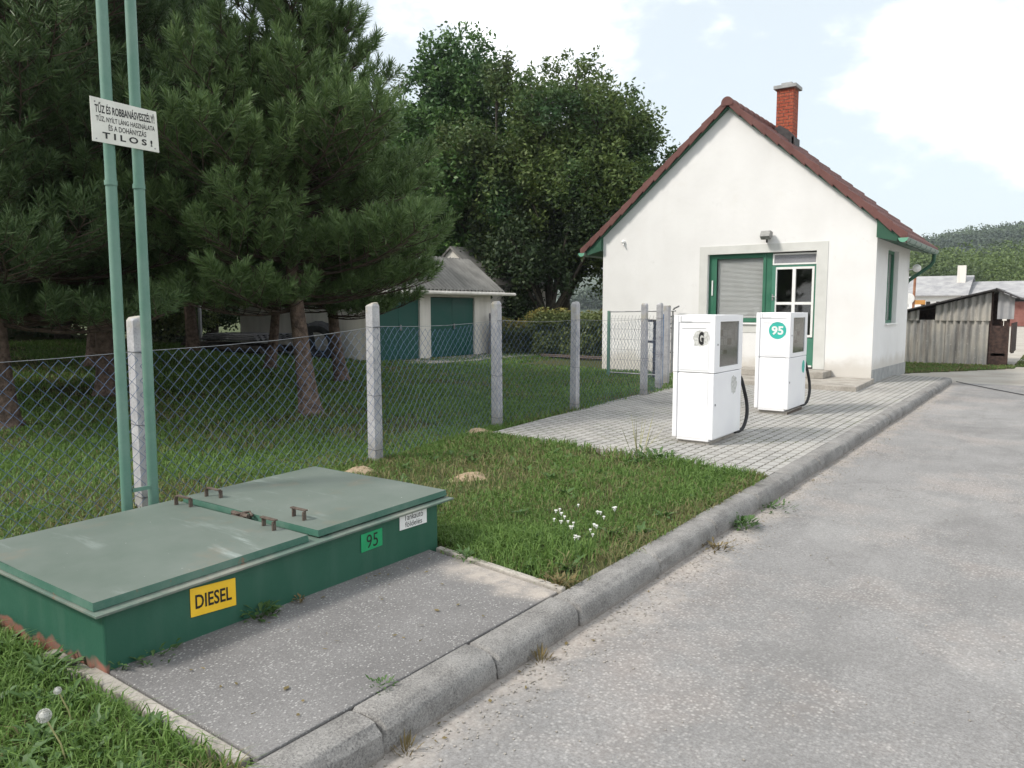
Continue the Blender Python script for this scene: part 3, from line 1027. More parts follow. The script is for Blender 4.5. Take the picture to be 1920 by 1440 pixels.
# door
m = MB()
m.box(-5.52, -5.47, FY, FY + .08, 0.40, 2.69)
m.box(-4.585, -4.535, FY, FY + .08, 0.40, 2.69)
m.box(-5.47, -4.585, FY, FY + .08, 2.655, 2.69)
m.box(-5.47, -4.585, FY + .01, FY + .06, 0.44, 1.06)
m.box(-5.52, -5.44, FY - .02, FY - .001, 0.40, 2.69)
door = m.build('door', 'panelgreen', house, bevel=0.005)
m = MB()
m.box(-5.47, -4.585, FY - .01, FY + .06, 0.40, 0.44)
m.build('threshold_strip', 'whiteframe', door)
m = MB()
gx0, gx1, gz0, gz1, gm = -5.465, -4.59, 1.07, 2.65, -5.03
y0, y1 = FY - .012, FY + .03
m.box(gx0, gx0 + .05, y0, y1, gz0, gz1)
m.box(gx1 - .05, gx1, y0, y1, gz0, gz1)
m.box(gx0 + .05, gx1 - .05, y0, y1, gz1 - .05, gz1)
m.box(gx0 + .05, gx1 - .05, y0, y1, gz0, gz0 + .05)
m.box(gm - .035, gm + .035, y0 - .004, y1, gz0 + .05, gz1 - .05)
m.box(gx0 + .05, gm - .035, y0, y1, 1.80, 1.86)
m.box(gm + .035, gx1 - .05, y0, y1, 1.80, 1.86)
m.build('glazing_frame', 'whiteframe', door, bevel=0.004)
m = MB()
m.box(gx0 + .03, gx1 - .03, FY + .032, FY + .04, gz0 + .03, gz1 - .03)
m.build('pane', 'glass', door)
m = MB()
m.tube([(-5.49, FY - .02, 1.98), (-5.49, FY - .07, 1.98), (-5.40, FY - .07, 1.98)], 0.010, 6)
m.box(-5.505, -5.475, FY - .03, FY - .02, 1.90, 2.04)
m.build('handle', 'zinc', door)

# side window, deep in its reveal
m = MB()
xw0, xw1 = XR - .16, XR - .10
m.box(xw0, xw1, SY0, SY0 + .07, SZ0, SZ1)
m.box(xw0, xw1, SY1 - .07, SY1, SZ0, SZ1)
m.box(xw0, xw1, SY0 + .07, SY1 - .07, SZ1 - .07, SZ1)
m.box(xw0, xw1, SY0 + .07, SY1 - .07, SZ0, SZ0 + .07)
m.box(xw0, xw1, (SY0 + SY1) / 2 - .03, (SY0 + SY1) / 2 + .03, SZ0 + .07, SZ1 - .07)
w = m.build('window', 'framegreen', house, bevel=0.004)
m = MB()
m.box(xw0 + .02, xw0 + .03, SY0 + .05, SY1 - .05, SZ0 + .05, SZ1 - .05)
m.build('pane', 'glass', w)
m = MB()
m.box(xw0 - .05, xw0 - .03, SY0, SY1, SZ0, SZ1)
m.build('blind', 'blind', w)
m = MB()
m.box(XR - .10, XR + .05, SY0 - .04, SY1 + .04, SZ0 - .03, SZ0 + .005)
m.build('sill', 'whiteframe', w, bevel=0.005)

# roof: green boards, tile courses, verge tiles, ridge
RY0, RY1 = 17.64, 22.3
m = MB()
XE0, XE1 = -10.43, -2.76
for s in (1, -1):
    e = XE1 if s > 0 else XE0
    xs = [HR, e]
    poly = [(HR, zr(HR) + .0), (e, zr(e) + .0), (e, zr(e) + .03), (HR, zr(HR) + .03)]
    if s < 0:
        poly = poly[::-1]
    m.prism(poly, 'y', RY0 + .03, RY1)
ER = -2.93
el = -10.28
m.prism([(XR + .003, 3.20), (ER, 3.10), (ER + .03, zr(ER + .03) - .003), (XR + .003, zr(XR + .003) - .003)], 'y', RY0 + .04, RY1 - .02)
m.prism([(el, 3.10), (XL - .003, 3.20), (XL - .003, zr(XL - .003) - .003), (el - .03, zr(el - .03) - .003)], 'y', RY0 + .04, RY1 - .02)
m.build('eaves_board', 'eavegreen', house)


def tile_slope(s):
    """s=+1 right slope, -1 left"""
    span = 3.86
    nc = 13
    ex = span / nc
    ny = 150
    Y = np.linspace(RY0 + 0.03, RY1, ny)
    ph = (Y - RY0) / 0.30 * 2 * math.pi
    wave = 0.020 * np.sign(np.sin(ph)) * np.abs(np.sin(ph)) ** 0.7
    VV, FF = [], []
    base = 0
    for i in range(nc):
        uA, uB = max(i * ex - 0.05, 0.0), (i + 1) * ex
        jit = 0.004 * np.sin(Y * 3.1 + i * 2.2) + 0.003 * np.sin(Y * 9.7 + i)
        rows = []
        for u, lift in ((uB - .005, 0.035), (uB, 0.095), ((uA + uB) / 2, 0.10), (uA, 0.075)):
            x = np.full(ny, HR + s * u)
            z = 6.31 - 0.845 * u + lift + 0.045 + (wave if lift > .05 else wave * .6) + jit
            if u == uB:
                z = z + 0.028
            if u == uB - .005:
                z = z + 0.01
            rows.append(np.stack([x, Y, z], 1))
        G = np.stack(rows, 0).reshape(-1, 3)
        idx = np.arange(4 * ny).reshape(4, ny) + base
        FF.append(np.stack([idx[:-1, :-1], idx[:-1, 1:], idx[1:, 1:], idx[1:, :-1]], -1).reshape(-1, 4))
        VV.append(G)
        base += 4 * ny
    return np.concatenate(VV), np.concatenate(FF)


VA, FA = tile_slope(1)
VB, FB = tile_slope(-1)
roof = link_mesh('roof', np_mesh('roof', np.concatenate([VA, VB]), np.concatenate([FA, FB + len(VA)])), 'tile', house)
m = MB()
for s in (1, -1):
    nc, ex = 13, 3.86 / 13
    for i in range(nc):
        u0, u1 = i * ex - (0.03 if i else 0), (i + 1) * ex
        z0, z1 = 6.31 - .845 * u0, 6.31 - .845 * u1
        jz = random.uniform(-.008, .008)
        p = [(HR + s * (u0 + .012), z0 + .045 + jz), (HR + s * u1, z1 + .004 + jz), (HR + s * (u1 + .02), z1 + .212 + jz), (HR + s * (u0 + .03), z0 + .172 + jz)]
        if s < 0:
            p = p[::-1]
        yo = RY0 - 0.012 - random.uniform(0, .006)
        m.prism(p, 'y', yo, RY0 + 0.02)
        q = [(HR + s * u0, z0 + .165 + jz), (HR + s * (u1 + .003), z1 + .186 + jz), (HR + s * (u1 + .003), z1 + .212 + jz), (HR + s * u0, z0 + .192 + jz)]
        if s < 0:
            q = q[::-1]
        m.prism(q, 'y', RY0 + 0.021, RY0 + 0.15)
m.build('verge_tiles', 'tile', roof, bevel=0.006)
m = MB()
yy = RY0 - 0.03
while yy < RY1:
    pts = []
    r = 0.125
    ring0 = [(HR + r * math.cos(a), 6.40 + r * 1.05 * math.sin(a)) for a in [math.pi * (-0.12 + 1.24 * k / 10) for k in range(11)]]
    ring1 = [(HR + (r + .014) * math.cos(a), 6.405 + (r + .014) * 1.05 * math.sin(a)) for a in [math.pi * (-0.12 + 1.24 * k / 10) for k in range(11)]]
    y2 = min(yy + .40, RY1 + .03)
    vs = [(a, yy, b) for a, b in ring1] + [(a, y2 - .001, b) for a, b in ring0]
    m.add(vs, [(k, k + 1, k + 12, k + 11) for k in range(10)] + [tuple(range(10, -1, -1)), tuple(range(11, 22))])
    yy += .38
m.build('ridge_tiles', 'tile', roof, smooth=50)

# chimney
CHX0, CHX1, CHY0, CHY1 = -6.36, -5.93, 20.5, 20.93
m = MB()
m.box(CHX0, CHX1, CHY0, CHY1, 5.6, 7.30)
ch = m.build('chimney', 'brick', house, bevel=0.006)
m = MB()
m.box(CHX0 - .07, CHX1 + .07, CHY0 - .07, CHY1 + .07, 7.301, 7.39)
m.box(CHX0 + .08, CHX1 - .08, CHY0 + .08, CHY1 - .08, 7.391, 7.47)
m.build('chimney_cap', 'plinth', ch, bevel=0.008)
m = MB()
m.prism([(CHX0 - .06, zr(CHX0 - .06) + .12), (CHX1 + .10, zr(CHX1 + .1) + .10), (CHX1 + .06, zr(CHX1) + .34), (CHX1 - .1, zr(CHX1) + .50), (CHX0 + .12, zr(CHX0) + .28)], 'y', CHY0 - .06, CHY0 - .001)
m.prism([(CHY0 - .06, 5.7), (CHY1 + .06, 5.7), (CHY1 + .06, zr(CHX1) + .32), (CHY0 - .06, zr(CHX1) + .32)], 'x', CHX1 + .001, CHX1 + .05)
m.build('flashing', 'darksteel', ch)

# gutters
for s, gx in ((1, -2.80), (-1, -10.42)):
    m = MB()
    gz = 3.16
    y0g, y1g = RY0 - 0.02, RY1 + 0.05
    nseg = 6
    outer = [(gx + .085 * math.cos(a), gz + .085 * math.sin(a)) for a in [math.pi + math.pi * k / 10 for k in range(11)]]
    inner = [(gx + .078 * math.cos(a), gz + .078 * math.sin(a)) for a in [math.pi + math.pi * k / 10 for k in range(11)]][::-1]
    prof = outer + inner
    m.prism(prof, 'y', y0g, y1g)
    bead = [(gx + .085, y, gz) for y in (y0g, y1g)]
    m.tube(bead, 0.010, 6)
    g = m.build('gutter', 'gutter', house)
    cap = [(gx + .092 * math.cos(a), gz + .092 * math.sin(a)) for a in [math.pi + math.pi * k / 12 for k in range(13)]]
    for ya, yb in ((y0g - .012, y0g - .001), (y1g + .001, y1g + .012)):
        m = MB()
        m.prism(cap, 'y', ya, yb)
        m.build('end_cap', 'gutterend', g)
    yk = y0g + .35
    while yk < y1g:
        hook = [(gx + .093 * math.cos(a), yk, gz + .093 * math.sin(a)) for a in [math.pi + math.pi * k / 8 for k in range(9)]]
        m = MB()
        m.tube(hook, 0.008, 4)
        m.build('gutter_hook', 'gutter', g)
        yk += .75
    if s > 0:
        m = MB()
        m.tube([(gx, RY1 - .12, gz - .07), (gx, RY1 - .12, gz - .25), (gx - .06, RY1 - .15, gz - .36), (XR - .02, WY1 + .08, gz - .74), (XR - .10, WY1 + .07, gz - .9), (XR - .10, WY1 + .07, .25)], 0.045, 10)
        m.build('downpipe', 'eavegreen', g, smooth=50)
m = MB()
m.lathe([(0.0, 0), (.06, .005), (.095, .06), (.10, .11), (.08, .17), (.03, .2)], (XR + .16, WY1 + .05, 2.72), (0.2, -1, 0.1), 16)
m.tube([(XR, WY1 - .03, 2.70), (XR + .15, WY1 + .03, 2.72)], 0.02, 6)
m.build('wall_lamp', 'whiteframe', house, smooth=60)
# floodlight over the opening
m = MB()
fx, fz = -5.60, 3.36
m.prism([(WY0 - .30, fz - .03), (WY0 - .20, fz - .10), (WY0 - .06, fz - .02), (WY0 - .06, fz + .08), (WY0 - .22, fz + .10)], 'x', fx - .11, fx + .11)
m.box(fx - .05, fx + .05, WY0 - .06, WY0 - .001, fz - .03, fz + .05)
fl = m.build('floodlight', 'fixture', house, bevel=0.008)
m = MB()
m.tube([(fx, WY0 - .12, fz - .04), (fx, WY0 - .12, fz - .16)], 0.02, 6)
m.build('sensor', 'darksteel', fl)
m = MB()
m.lathe([(.045, 0), (.05, .02), (.04, .06), (.02, .08)], (-9.28, WY0, 3.40), (0, -1, 0), 14)
m.tube([(-9.28, WY0 - .03, 3.38), (-9.25, WY0 - .08, 3.30)], 0.018, 6)
m.build('alarm_sensor', 'whiteframe', house, smooth=50)

# concrete steps in front of the door
m = MB()
m.prism([(-6.75, 15.95), (-3.17, 15.66), (-3.25, 17.79), (-6.75, 17.79)], 'z', 0.05, 0.225)
st = m.build('step', 'step', house, bevel=0.012)
m = MB()
m.box(-6.1, -4.12, 17.05, 17.785, 0.226, 0.365)
m.build('step', 'step', house, bevel=0.012)

m = MB()
m.tube([(-7.86, 17.70, 0.05), (-7.85, 17.70, 1.55)], 0.032, 8)
m.tube([(-7.85, 17.70, 1.54), (-7.85, 17.69, 1.66), (-7.80, 17.67, 1.72), (-7.66, 17.62, 1.77)], 0.02, 8)
vp = m.build('standpipe', 'zinc', base=(-7.86, 17.70, 0.12), smooth=50)
tag(vp, 'thin grey standpipe with bent top against the white house wall', 'pipe')
for zz in (0.62, 1.22, 1.5):
    m = MB()
    m.box(-7.93, -7.78, 17.69, 17.797, zz, zz + .03)
    m.build('bracket', 'darksteel', vp)
m = MB()
m.tube([(-7.90, 17.68, 1.12), (-7.94, 17.66, 1.22), (-7.88, 17.67, 1.36)], 0.012, 5)
m.build('cable_end', 'darksteel', vp)
#@@OBJECTS
# ------------------------------------------------------------------ fuel pumps
def make_pump(dx, dy, dz, label, kind):
    def X(v): return v + dx
    def Y(v): return v + dy
    def Z(v): return v + dz
    t = thing('fuel_pump', label, 'fuel pump', (X(-3.5), Y(8.96), Z(0.13)), 'old white fuel pumps')
    x0, x1, y0, y1 = X(-3.755), X(-3.25), Y(8.5), Y(9.43)
    SE = Z(0.97)
    m = MB()
    m.box(x0 + .055, x1 - .055, y0 + .014, y1 - .02, Z(.165), SE - .004)
    m.build('lower_cabinet', 'pumpwhite', t, bevel=0.008)
    m = MB()
    m.box(x0 + .055, x1 - .055, y0 + .014, y1 - .02, SE + .003, Z(1.62))
    uc = m.build('upper_cabinet', 'pumpwhite', t, bevel=0.008)
    m = MB()
    m.box(x0 + .05, x1 - .05, y0 + .007, y1 - .02, Z(1.555), Z(1.642))
    m.build('top_panel', 'white', t, bevel=0.006)
    m = MB()
    m.box(x0 + .06, x1 - .06, y0 + .024, y1 - .03, SE - .0035, SE + .0025)
    m.build('seam', 'seam', t)
    m = MB()
    m.box(x0 + .045, x1 - .045, y0 + .024, y1 - .05, Z(1.548), Z(1.554))
    m.build('seam', 'seam', t)
    # side doors, wrapping the cabinet's two long faces
    for a, b, s in ((x0, x0 + .055, -1), (x1 - .055, x1, 1)):
        m = MB()
        m.box(a, b, y0, y1, Z(.195), SE - .005)
        m.build('lower_door', 'pumpwhite', t, bevel=0.009)
        wy0, wy1, wz0, wz1 = Y(8.67), Y(9.30), Z(1.035), Z(1.565)
        m = MB()
        m.box(a, b, y0, wy0, SE + .004, Z(1.64))
        m.box(a, b, wy1, y1, SE + .004, Z(1.64))
        m.box(a, b, wy0, wy1, SE + .004, wz0)
        m.box(a, b, wy0, wy1, wz1, Z(1.64))
        ud = m.build('display_frame', 'white', t)
        c, d = (b - .012, b - .008) if s > 0 else (a + .008, a + .012)
        m = MB()
        m.box(c, d, wy0, wy1, wz0, wz1)
        m.build('display_glass', 'dullglass', ud)
        # dial plate with its counters behind the glass
        px = b - .050 if s > 0 else a + .050
        dp = MB()
        dp.box(min(px, px - .003 * s), max(px, px - .003 * s), wy0, wy1, wz0, wz1)
        pl = dp.build('dial_plate', 'dial', ud)
        for r_, (za, zbn) in enumerate(((.36, .43), (.25, .32), (.14, .19))):
            for k in range(3 if r_ < 2 else 2):
                ya = wy0 + .09 + k * .14
                m = MB()
                m.box(min(px, px + .012 * s), max(px, px + .012 * s), ya, ya + .105, wz0 + za, wz0 + zbn)
                m.build('counter', 'signwhite' if (r_ + k) % 3 else 'seam', ud)
    m = MB()
    m.lathe([(.014, 0), (.014, .004), (.010, .006)], (x1, Y(8.56), Z(.60)), (1, 0, 0), 14)
    m.build('lock', 'zinc', t)
    m = MB()
    m.lathe([(.012, 0), (.012, .004), (.008, .006)], (x1, Y(8.60), Z(1.30)), (1, 0, 0), 14)
    m.build('lock', 'zinc', t)
    # plinth
    m = MB()
    if kind == '95':
        m.box(x0 + .06, x1 - .02, y0 + .05, y1 - .04, Z(.11), Z(.16))
        m.build('base_slab', 'step', t, bevel=0.006)
        m = MB()
        m.prism([(y0 + .042, Z(.112)), (y1 - .1, Z(.112)), (y1 - .1, Z(.158)), (y0 + .042, Z(.15))], 'x', x1 - .0195, x1 - .015)
        m.build('rusty_base_edge', 'rust', t)
    else:
        m.box(x0 + .06, x1 - .06, y0 + .04, y1 - .04, Z(.11), Z(.164))
        m.build('base_slab', 'step', t, bevel=0.006)
    # front plate and small trim on the narrow face
    fy = y0 + .014
    m = MB()
    m.box(x0 + .075, x1 - .075, fy - .004, fy - .0005, Z(1.0), Z(1.50))
    m.box(x0 + .075, x1 - .075, fy - .004, fy - .0005, Z(.20), SE - .03)
    m.build('face_panel', 'white', t, bevel=0.002)
    m = MB()
    m.box(x0 + .10, x1 - .11, fy - .0065, fy - .0042, Z(1.485), Z(1.489))
    m.box(x0 + .085, x0 + .088, fy - .0105, fy - .0082, Z(1.562), Z(1.632))
    m.box(x0 + .085, x0 + .22, fy - .0105, fy - .0082, Z(1.562), Z(1.565))
    m.build('trim_line', 'zinc', t)
    # stickers
    cx_, cz_ = (X(-3.42), Z(1.37)) if kind == 'G' else (X(-3.437), Z(1.375))
    if kind == '95':
        m = MB()
        m.lathe([(.128, 0), (.128, .001)], (cx_, fy - .0042, cz_), (0, -1, 0), 40)
        st = m.build('round_sticker', 'teal', t)
        tag(st, 'round teal sticker reading 95')
        text_mesh('lettering', '95', (cx_ - .088, fy - .0055, cz_ - .066), (.176, 0, 0), (0, 0, .132), 'signwhite', st, bold=0.035)
        m = MB()
        pts = [(Y(9.28) + .085 * math.cos(a) * (1 if math.cos(a) < .3 else .8), Z(.80) + .1 * math.sin(a)) for a in [2 * math.pi * k / 28 for k in range(28)]]
        m.prism(pts, 'x', x1 + .0005, x1 + .0015)
        tag(m.build('torn_sticker', 'teal', t), 'half torn teal sticker')
    else:
        m = MB()
        rr = random.Random(5)
        pts = []
        for k in range(30):
            a = 2 * math.pi * k / 30
            r = .098 * (1 + rr.uniform(-.10, .10)) * (1.16 if k in (4, 11, 19, 26) else 1)
            pts.append((cx_ + r * math.cos(a), cz_ + r * math.sin(a) * .93))
        m.prism(pts, 'y', fy - .0055, fy - .0042)
        st = m.build('torn_sticker', 'torn', t)
        tag(st, 'torn grey sticker with a black letter G')
        text_mesh('lettering', 'G', (cx_ - .030, fy - .0058, cz_ - .075), (.065, 0, 0), (0, 0, .155), 'ink', st, bold=0.06)
        m = MB()
        pts = []
        for k in range(26):
            a = 2 * math.pi * k / 26
            r = .105 * (1 + rr.uniform(-.18, .15))
            pts.append((Y(9.16) + r * math.cos(a), Z(.79) + r * 1.05 * math.sin(a)))
        m.prism(pts, 'x', x1 + .0005, x1 + .0015)
        tag(m.build('torn_sticker', 'torn', t), 'torn grey sticker without readable letter')
    # hose and nozzle on the far end
    m = MB()
    hx = X(-3.33)
    P = [(hx, y1 - .03, Z(.92)), (hx + .04, y1 + .08, Z(.86)), (hx + .07, y1 + .14, Z(.70)), (hx + .09, y1 + .20, Z(.52)), (hx + .10, y1 + .185, Z(.36)), (hx + .09, y1 + .11, Z(.23)), (hx + .06, y1 + .05, Z(.18)), (hx + .03, y1 - .05, Z(.175))]
    pts = []
    for i in range(len(P) - 1):
        p0, p1, p2, p3 = (Vector(P[max(i - 1, 0)]), Vector(P[i]), Vector(P[i + 1]), Vector(P[min(i + 2, len(P) - 1)]))
        for k in range(5):
            s = k / 5
            pts.append(0.5 * ((2 * p1) + (p2 - p0) * s + (2 * p0 - 5 * p1 + 4 * p2 - p3) * s * s + (3 * p1 - p0 - 3 * p2 + p3) * s ** 3))
    pts.append(Vector(P[-1]))
    m.tube(pts, 0.022, 10)
    hs = m.build('hose', 'rubber', t, smooth=60)
    m = MB()
    m.tube([(hx - .02, y1 + .045, Z(.98)), (hx - .02, y1 + .055, Z(.80)), (hx - .02, y1 + .035, Z(.60)), (hx - .02, y1 + .03, Z(.42))], [.03, .028, .018, .016], 8)
    m.box(hx - .05, hx + .01, y1 - .019, y1 + .03, Z(.80), Z(1.02))
    m.build('nozzle', 'rubber', t, smooth=50)
    return t


make_pump(0, 0, 0, 'old white fuel pump with torn grey G sticker, nearer the grass', 'G')
make_pump(-0.045, 3.12, 0.015, 'old white fuel pump with round teal 95 sticker near the house steps', '95')

# ------------------------------------------------------------------ green tank box with two lids
box = thing('tank_box', 'long low green tank box with two flat hinged metal lids', 'tank cover', (-3.335, 1.58, 0.12))
def SH(mb, zmin=-1):
    mb.v = [(x, y, z + (.016 * (y - 1.6) if z > zmin else 0)) for x, y, z in mb.v]
    return mb


bx0, bx1, by0, by1 = -4.72, -3.335, 1.585, 3.79
m = MB()
m.box(bx0, bx1, by0, by1, -0.05, 0.391)
SH(m, .3).build('body', 'boxgreen', box, bevel=0.012)
m = MB()
m.box(bx0 - .05, bx1 + .032, by0 - .045, by1 + .13, 0.392, 0.404)
SH(m).build('rim', 'rim', box, bevel=0.002)
for ya, yb, za, tilt in ((1.555, 2.735, .405, 0.0), (2.80, 3.915, .412, 0.004)):
    m = MB()
    zt = za + .043
    m.add([(-4.72, ya, za), (-3.36, ya, za), (-3.36, yb, za), (-4.72, yb, za), (-4.715, ya + .004, zt - .004), (-3.365, ya + .004, zt - .004), (-3.365, yb - .004, zt - .004), (-4.715, yb - .004, zt - .004)],
          [(0, 1, 5, 4), (1, 2, 6, 5), (2, 3, 7, 6), (3, 0, 4, 7), (3, 2, 1, 0)])
    # top sheet as a slightly buckled grid
    nx, ny = 18, 16
    vs, fs = [], []
    for j in range(ny):
        for i in range(nx):
            u, v = i / (nx - 1), j / (ny - 1)
            xx, yy_ = -4.715 + u * 1.35, ya + .004 + v * (yb - ya - .008)
            bulge = 0.012 * math.sin(math.pi * u) * math.sin(math.pi * v) + 0.003 * math.sin(7 * u + 3 * v) * math.sin(math.pi * u)
            vs.append((xx, yy_, zt - .004 + bulge))
    for j in range(ny - 1):
        for i in range(nx - 1):
            a = j * nx + i
            fs.append((a, a + 1, a + nx + 1, a + nx))
    top = MB()
    top.add(vs, fs)
    lid = SH(m).build('lid', 'lidedge', box, bevel=0.003)
    SH(top).build('lid_sheet', 'lidtop', lid, smooth=40)
    yh = yb - .05 if ya < 2 else ya + .10
    for xh in (-4.52, -3.65):
        h = MB()
        w2 = .062
        zz = zt + .001
        tl = 0.012 if xh < -4 else -0.012
        for q in (-1, 1):
            h.box(xh + q * w2 - .006, xh + q * w2 + .006, yh - .012 + q * tl, yh + .012 + q * tl, zz - .01, zz + .048)
        h.box(xh - w2 - .006, xh + w2 + .006, yh - .013, yh + .013, zz + .0485, zz + .057)
        SH(h).build('handle', 'rust', lid, bevel=0.002)
m = MB()
m.box(-4.10, -3.98, 2.738, 2.798, .408, .440)
m.tube([(-4.12, 2.768, .445), (-3.96, 2.768, .445)], .014, 6)
m.tube([(-4.05, 2.74, .452), (-3.99, 2.80, .462), (-3.93, 2.775, .45)], .008, 5)
SH(m).build('latch', 'rust', box)


def plate(ya, yb, z00, z01, z10, z11, mat, label, lines, bolts=True):
    """plate on the box's long face; z00,z01 bottom/top at ya, z10,z11 at yb"""
    m = MB()
    xq = bx1 + .0015
    m.add([(xq, ya, z00), (xq, yb, z10), (xq, yb, z11), (xq, ya, z01), (xq + .004, ya, z00), (xq + .004, yb, z10), (xq + .004, yb, z11), (xq + .004, ya, z01)],
          [(0, 1, 2, 3), (4, 5, 6, 7), (0, 1, 5, 4), (1, 2, 6, 5), (2, 3, 7, 6), (3, 0, 4, 7)])
    p = m.build('sign_plate', mat, box, bevel=0.001)
    tag(p, label)
    L = yb - ya
    sl = (z10 - z00)
    for txt, a, b, c, d, bold in lines:
        zbtm = z00 + (z01 - z00) * c + sl * a
        text_mesh('lettering', txt, (xq + .0045, ya + L * a, zbtm), (0, L * (b - a), sl * (b - a)), (0, 0, (z01 - z00) * (d - c)), 'ink', p, bold=bold, proud=.0008)
    return p


p = plate(1.992, 2.24, .240, .382, .224, .366, 'yellow', 'yellow plate reading DIESEL', [('DIESEL', .10, .90, .25, .75, 0.02)])
p = plate(3.095, 3.27, .268, .378, .272, .382, 'signgreen', 'bright green plate reading 95', [('95', .24, .78, .12, .88, 0.0)])
p = plate(3.423, 3.675, .325, .425, .322, .425, 'signwhite', 'white plate reading Tankautó földelés', [('Tankautó', .15, .85, .54, .93, 0.0), ('földelés', .19, .81, .10, .46, 0.0)])

# ------------------------------------------------------------------ twin poles with the warning sign
sp = thing('sign_poles', 'twin tall green poles carrying a white fire warning board', 'sign post', (-5.0, 2.65, 0.1))
for yp in (2.568, 2.752):
    m = MB()
    m.tube([(-5.0, yp, 0.0), (-5.0, yp + .004, 1.6), (-4.998, yp - .002, 4.6)], 0.034, 14)
    pl = m.build('pole', 'polegreen', sp, smooth=50)
    m = MB()
    m.tube([(-4.998, yp, 4.6), (-4.998, yp, 4.72)], [0.05, 0.045], 12)
    m.build('pole_cap', 'polegreen', pl, smooth=50)
    m = MB()
    m.tube([(-4.998, yp, 2.50), (-4.998, yp, 2.53)], 0.0385, 12)
    m.build('pole_joint', 'polegreen', pl, smooth=50)
m = MB()
m.box(-4.985, -4.975, 2.60, 2.72, .50, .525)
m.build('crossbar', 'polegreen', sp)
m = MB()
m.add([(-4.958, 2.445, 2.752), (-4.958, 2.878, 2.748), (-4.958, 2.868, 3.010), (-4.958, 2.442, 3.022), (-4.953, 2.445, 2.752), (-4.953, 2.878, 2.748), (-4.953, 2.868, 3.010), (-4.953, 2.442, 3.022)],
      [(0, 1, 2, 3), (4, 5, 6, 7), (0, 1, 5, 4), (1, 2, 6, 5), (2, 3, 7, 6), (3, 0, 4, 7)])
sb = m.build('sign_board', 'signold', sp, bevel=0.001)
xs_ = -4.9522
for txt, ya, yb, za, zb_, bold in (('TŰZ ÉS ROBBANÁSVESZÉLY!', 2.468, 2.852, 2.930, 2.995, .022), ('TŰZ, NYÍLT LÁNG HASZNÁLATA', 2.472, 2.852, 2.876, 2.922, .012), ('ÉS A DOHÁNYZÁS', 2.548, 2.792, 2.832, 2.874, .012), ('T I L O S !', 2.508, 2.832, 2.778, 2.818, .03)):
    text_mesh('lettering', txt, (xs_, ya, za), (0, yb - ya, 0), (0, 0, zb_ - za), 'ink', sb, bold=bold, proud=.0005)
for yq, zq in ((2.47, 2.995), (2.845, 2.985), (2.47, 2.77), (2.85, 2.77)):
    m = MB()
    m.lathe([(.005, 0), (.004, .003)], (-4.953, yq, zq), (1, 0, 0), 8)
    m.build('bolt', 'zinc', sb)

# ------------------------------------------------------------------ chain-link fence on concrete posts
fence = thing('chain_link_fence', 'blue chain-link fence on square concrete posts along the lawn', 'fence', (-5.95, 5.7, 0.1))
FP = [(-5.93, -1.9, 1.68), (-5.93, 0.65, 1.68), (-5.935, 3.20, 1.67), (-5.915, 5.73, 1.787), (-6.29, 8.40, 1.82), (-6.21, 10.33, 1.827), (-6.26, 12.88, 1.825), (-6.53, 14.10, 1.83)]
for i, (px, py, pz) in enumerate(FP):
    m = MB()
    w = .058 if i != 6 else .055
    lx, ly = random.uniform(-.012, .012), random.uniform(-.012, .012)
    c0, c1 = w, w * .90
    vs = [(px + a * c0, py + b * c0, 0.02) for a, b in ((-1, -1), (1, -1), (1, 1), (-1, 1))]
    vs += [(px + lx + a * c1, py + ly + b * c1, pz - .045) for a, b in ((-1, -1), (1, -1), (1, 1), (-1, 1))]
    t1, t2, t3, t4 = [random.uniform(0, .035) for _ in range(4)]
    vs += [(px + lx + a * c1 * .72, py + ly + b * c1 * .72, pz - tt) for (a, b), tt in zip(((-1, -1), (1, -1), (1, 1), (-1, 1)), (t1, t2, t3 * .3, t4 * .3))]
    fs = [(3, 2, 1, 0)]
    for L in (0, 4):
        fs += [(L + k, L + (k + 1) % 4, L + (k + 1) % 4 + 4, L + k + 4) for k in range(4)]
    fs.append((8, 9, 10, 11))
    m.add(vs, fs)
    m.build('post', 'post', fence, bevel=0.006)
# woven wire: each strand is a zigzag down the height
WT = [1.37, 1.37, 1.385, 1.53, 1.56, 1.545, 1.53, 1.53]
segs_a, segs_b = [], []
CW = 0.054
DZ = 0.056
for i in range(len(FP) - 1):
    A, B = np.array(FP[i][:2]), np.array(FP[i + 1][:2])
    off = .062
    L = np.linalg.norm(B - A)
    d = (B - A) / L
    nrm = np.array([d[1], -d[0]])
    ns = int(L / CW)
    for k in range(ns):
        s0 = k / ns * L
        H1 = WT[i] + (WT[i + 1] - WT[i]) * (k / ns) - 0.03 * math.sin(math.pi * k / ns)
        H0 = 0.10
        nz = int((H1 - H0) / DZ)
        zz = H1 - np.arange(nz + 1) * DZ
        par = (np.arange(nz + 1) + k) % 2
        sag = 0.03 * np.sin(zz * 5 + s0 * 2.1) + 0.03 * np.sin(s0 * 1.7)
        zz = zz - 0.010 * np.sin(s0 * 4.3 + zz * 2) - 0.03 * np.sin(math.pi * k / ns) * (zz > .3)
        ss = s0 + np.where(par == 1, CW * .5, -CW * .5) * 1.02 + 0.25 * sag
        bulge = off + 0.012 * np.sin(s0 * 2.3 + zz * 3.0) + 0.010 * np.sin(s0 * 7.1 + zz * 6.0)
        P = np.stack([A[0] + d[0] * ss + nrm[0] * bulge, A[1] + d[1] * ss + nrm[1] * bulge, zz], 1)
        # strands cross over and under at the knots
        P[:, :2] += nrm * (0.0022 * np.where((np.arange(nz + 1)) % 2 == 0, 1, -1))[:, None]
        segs_a.append(P[:-1])
        segs_b.append(P[1:])
SA, SB = np.concatenate(segs_a), np.concatenate(segs_b)


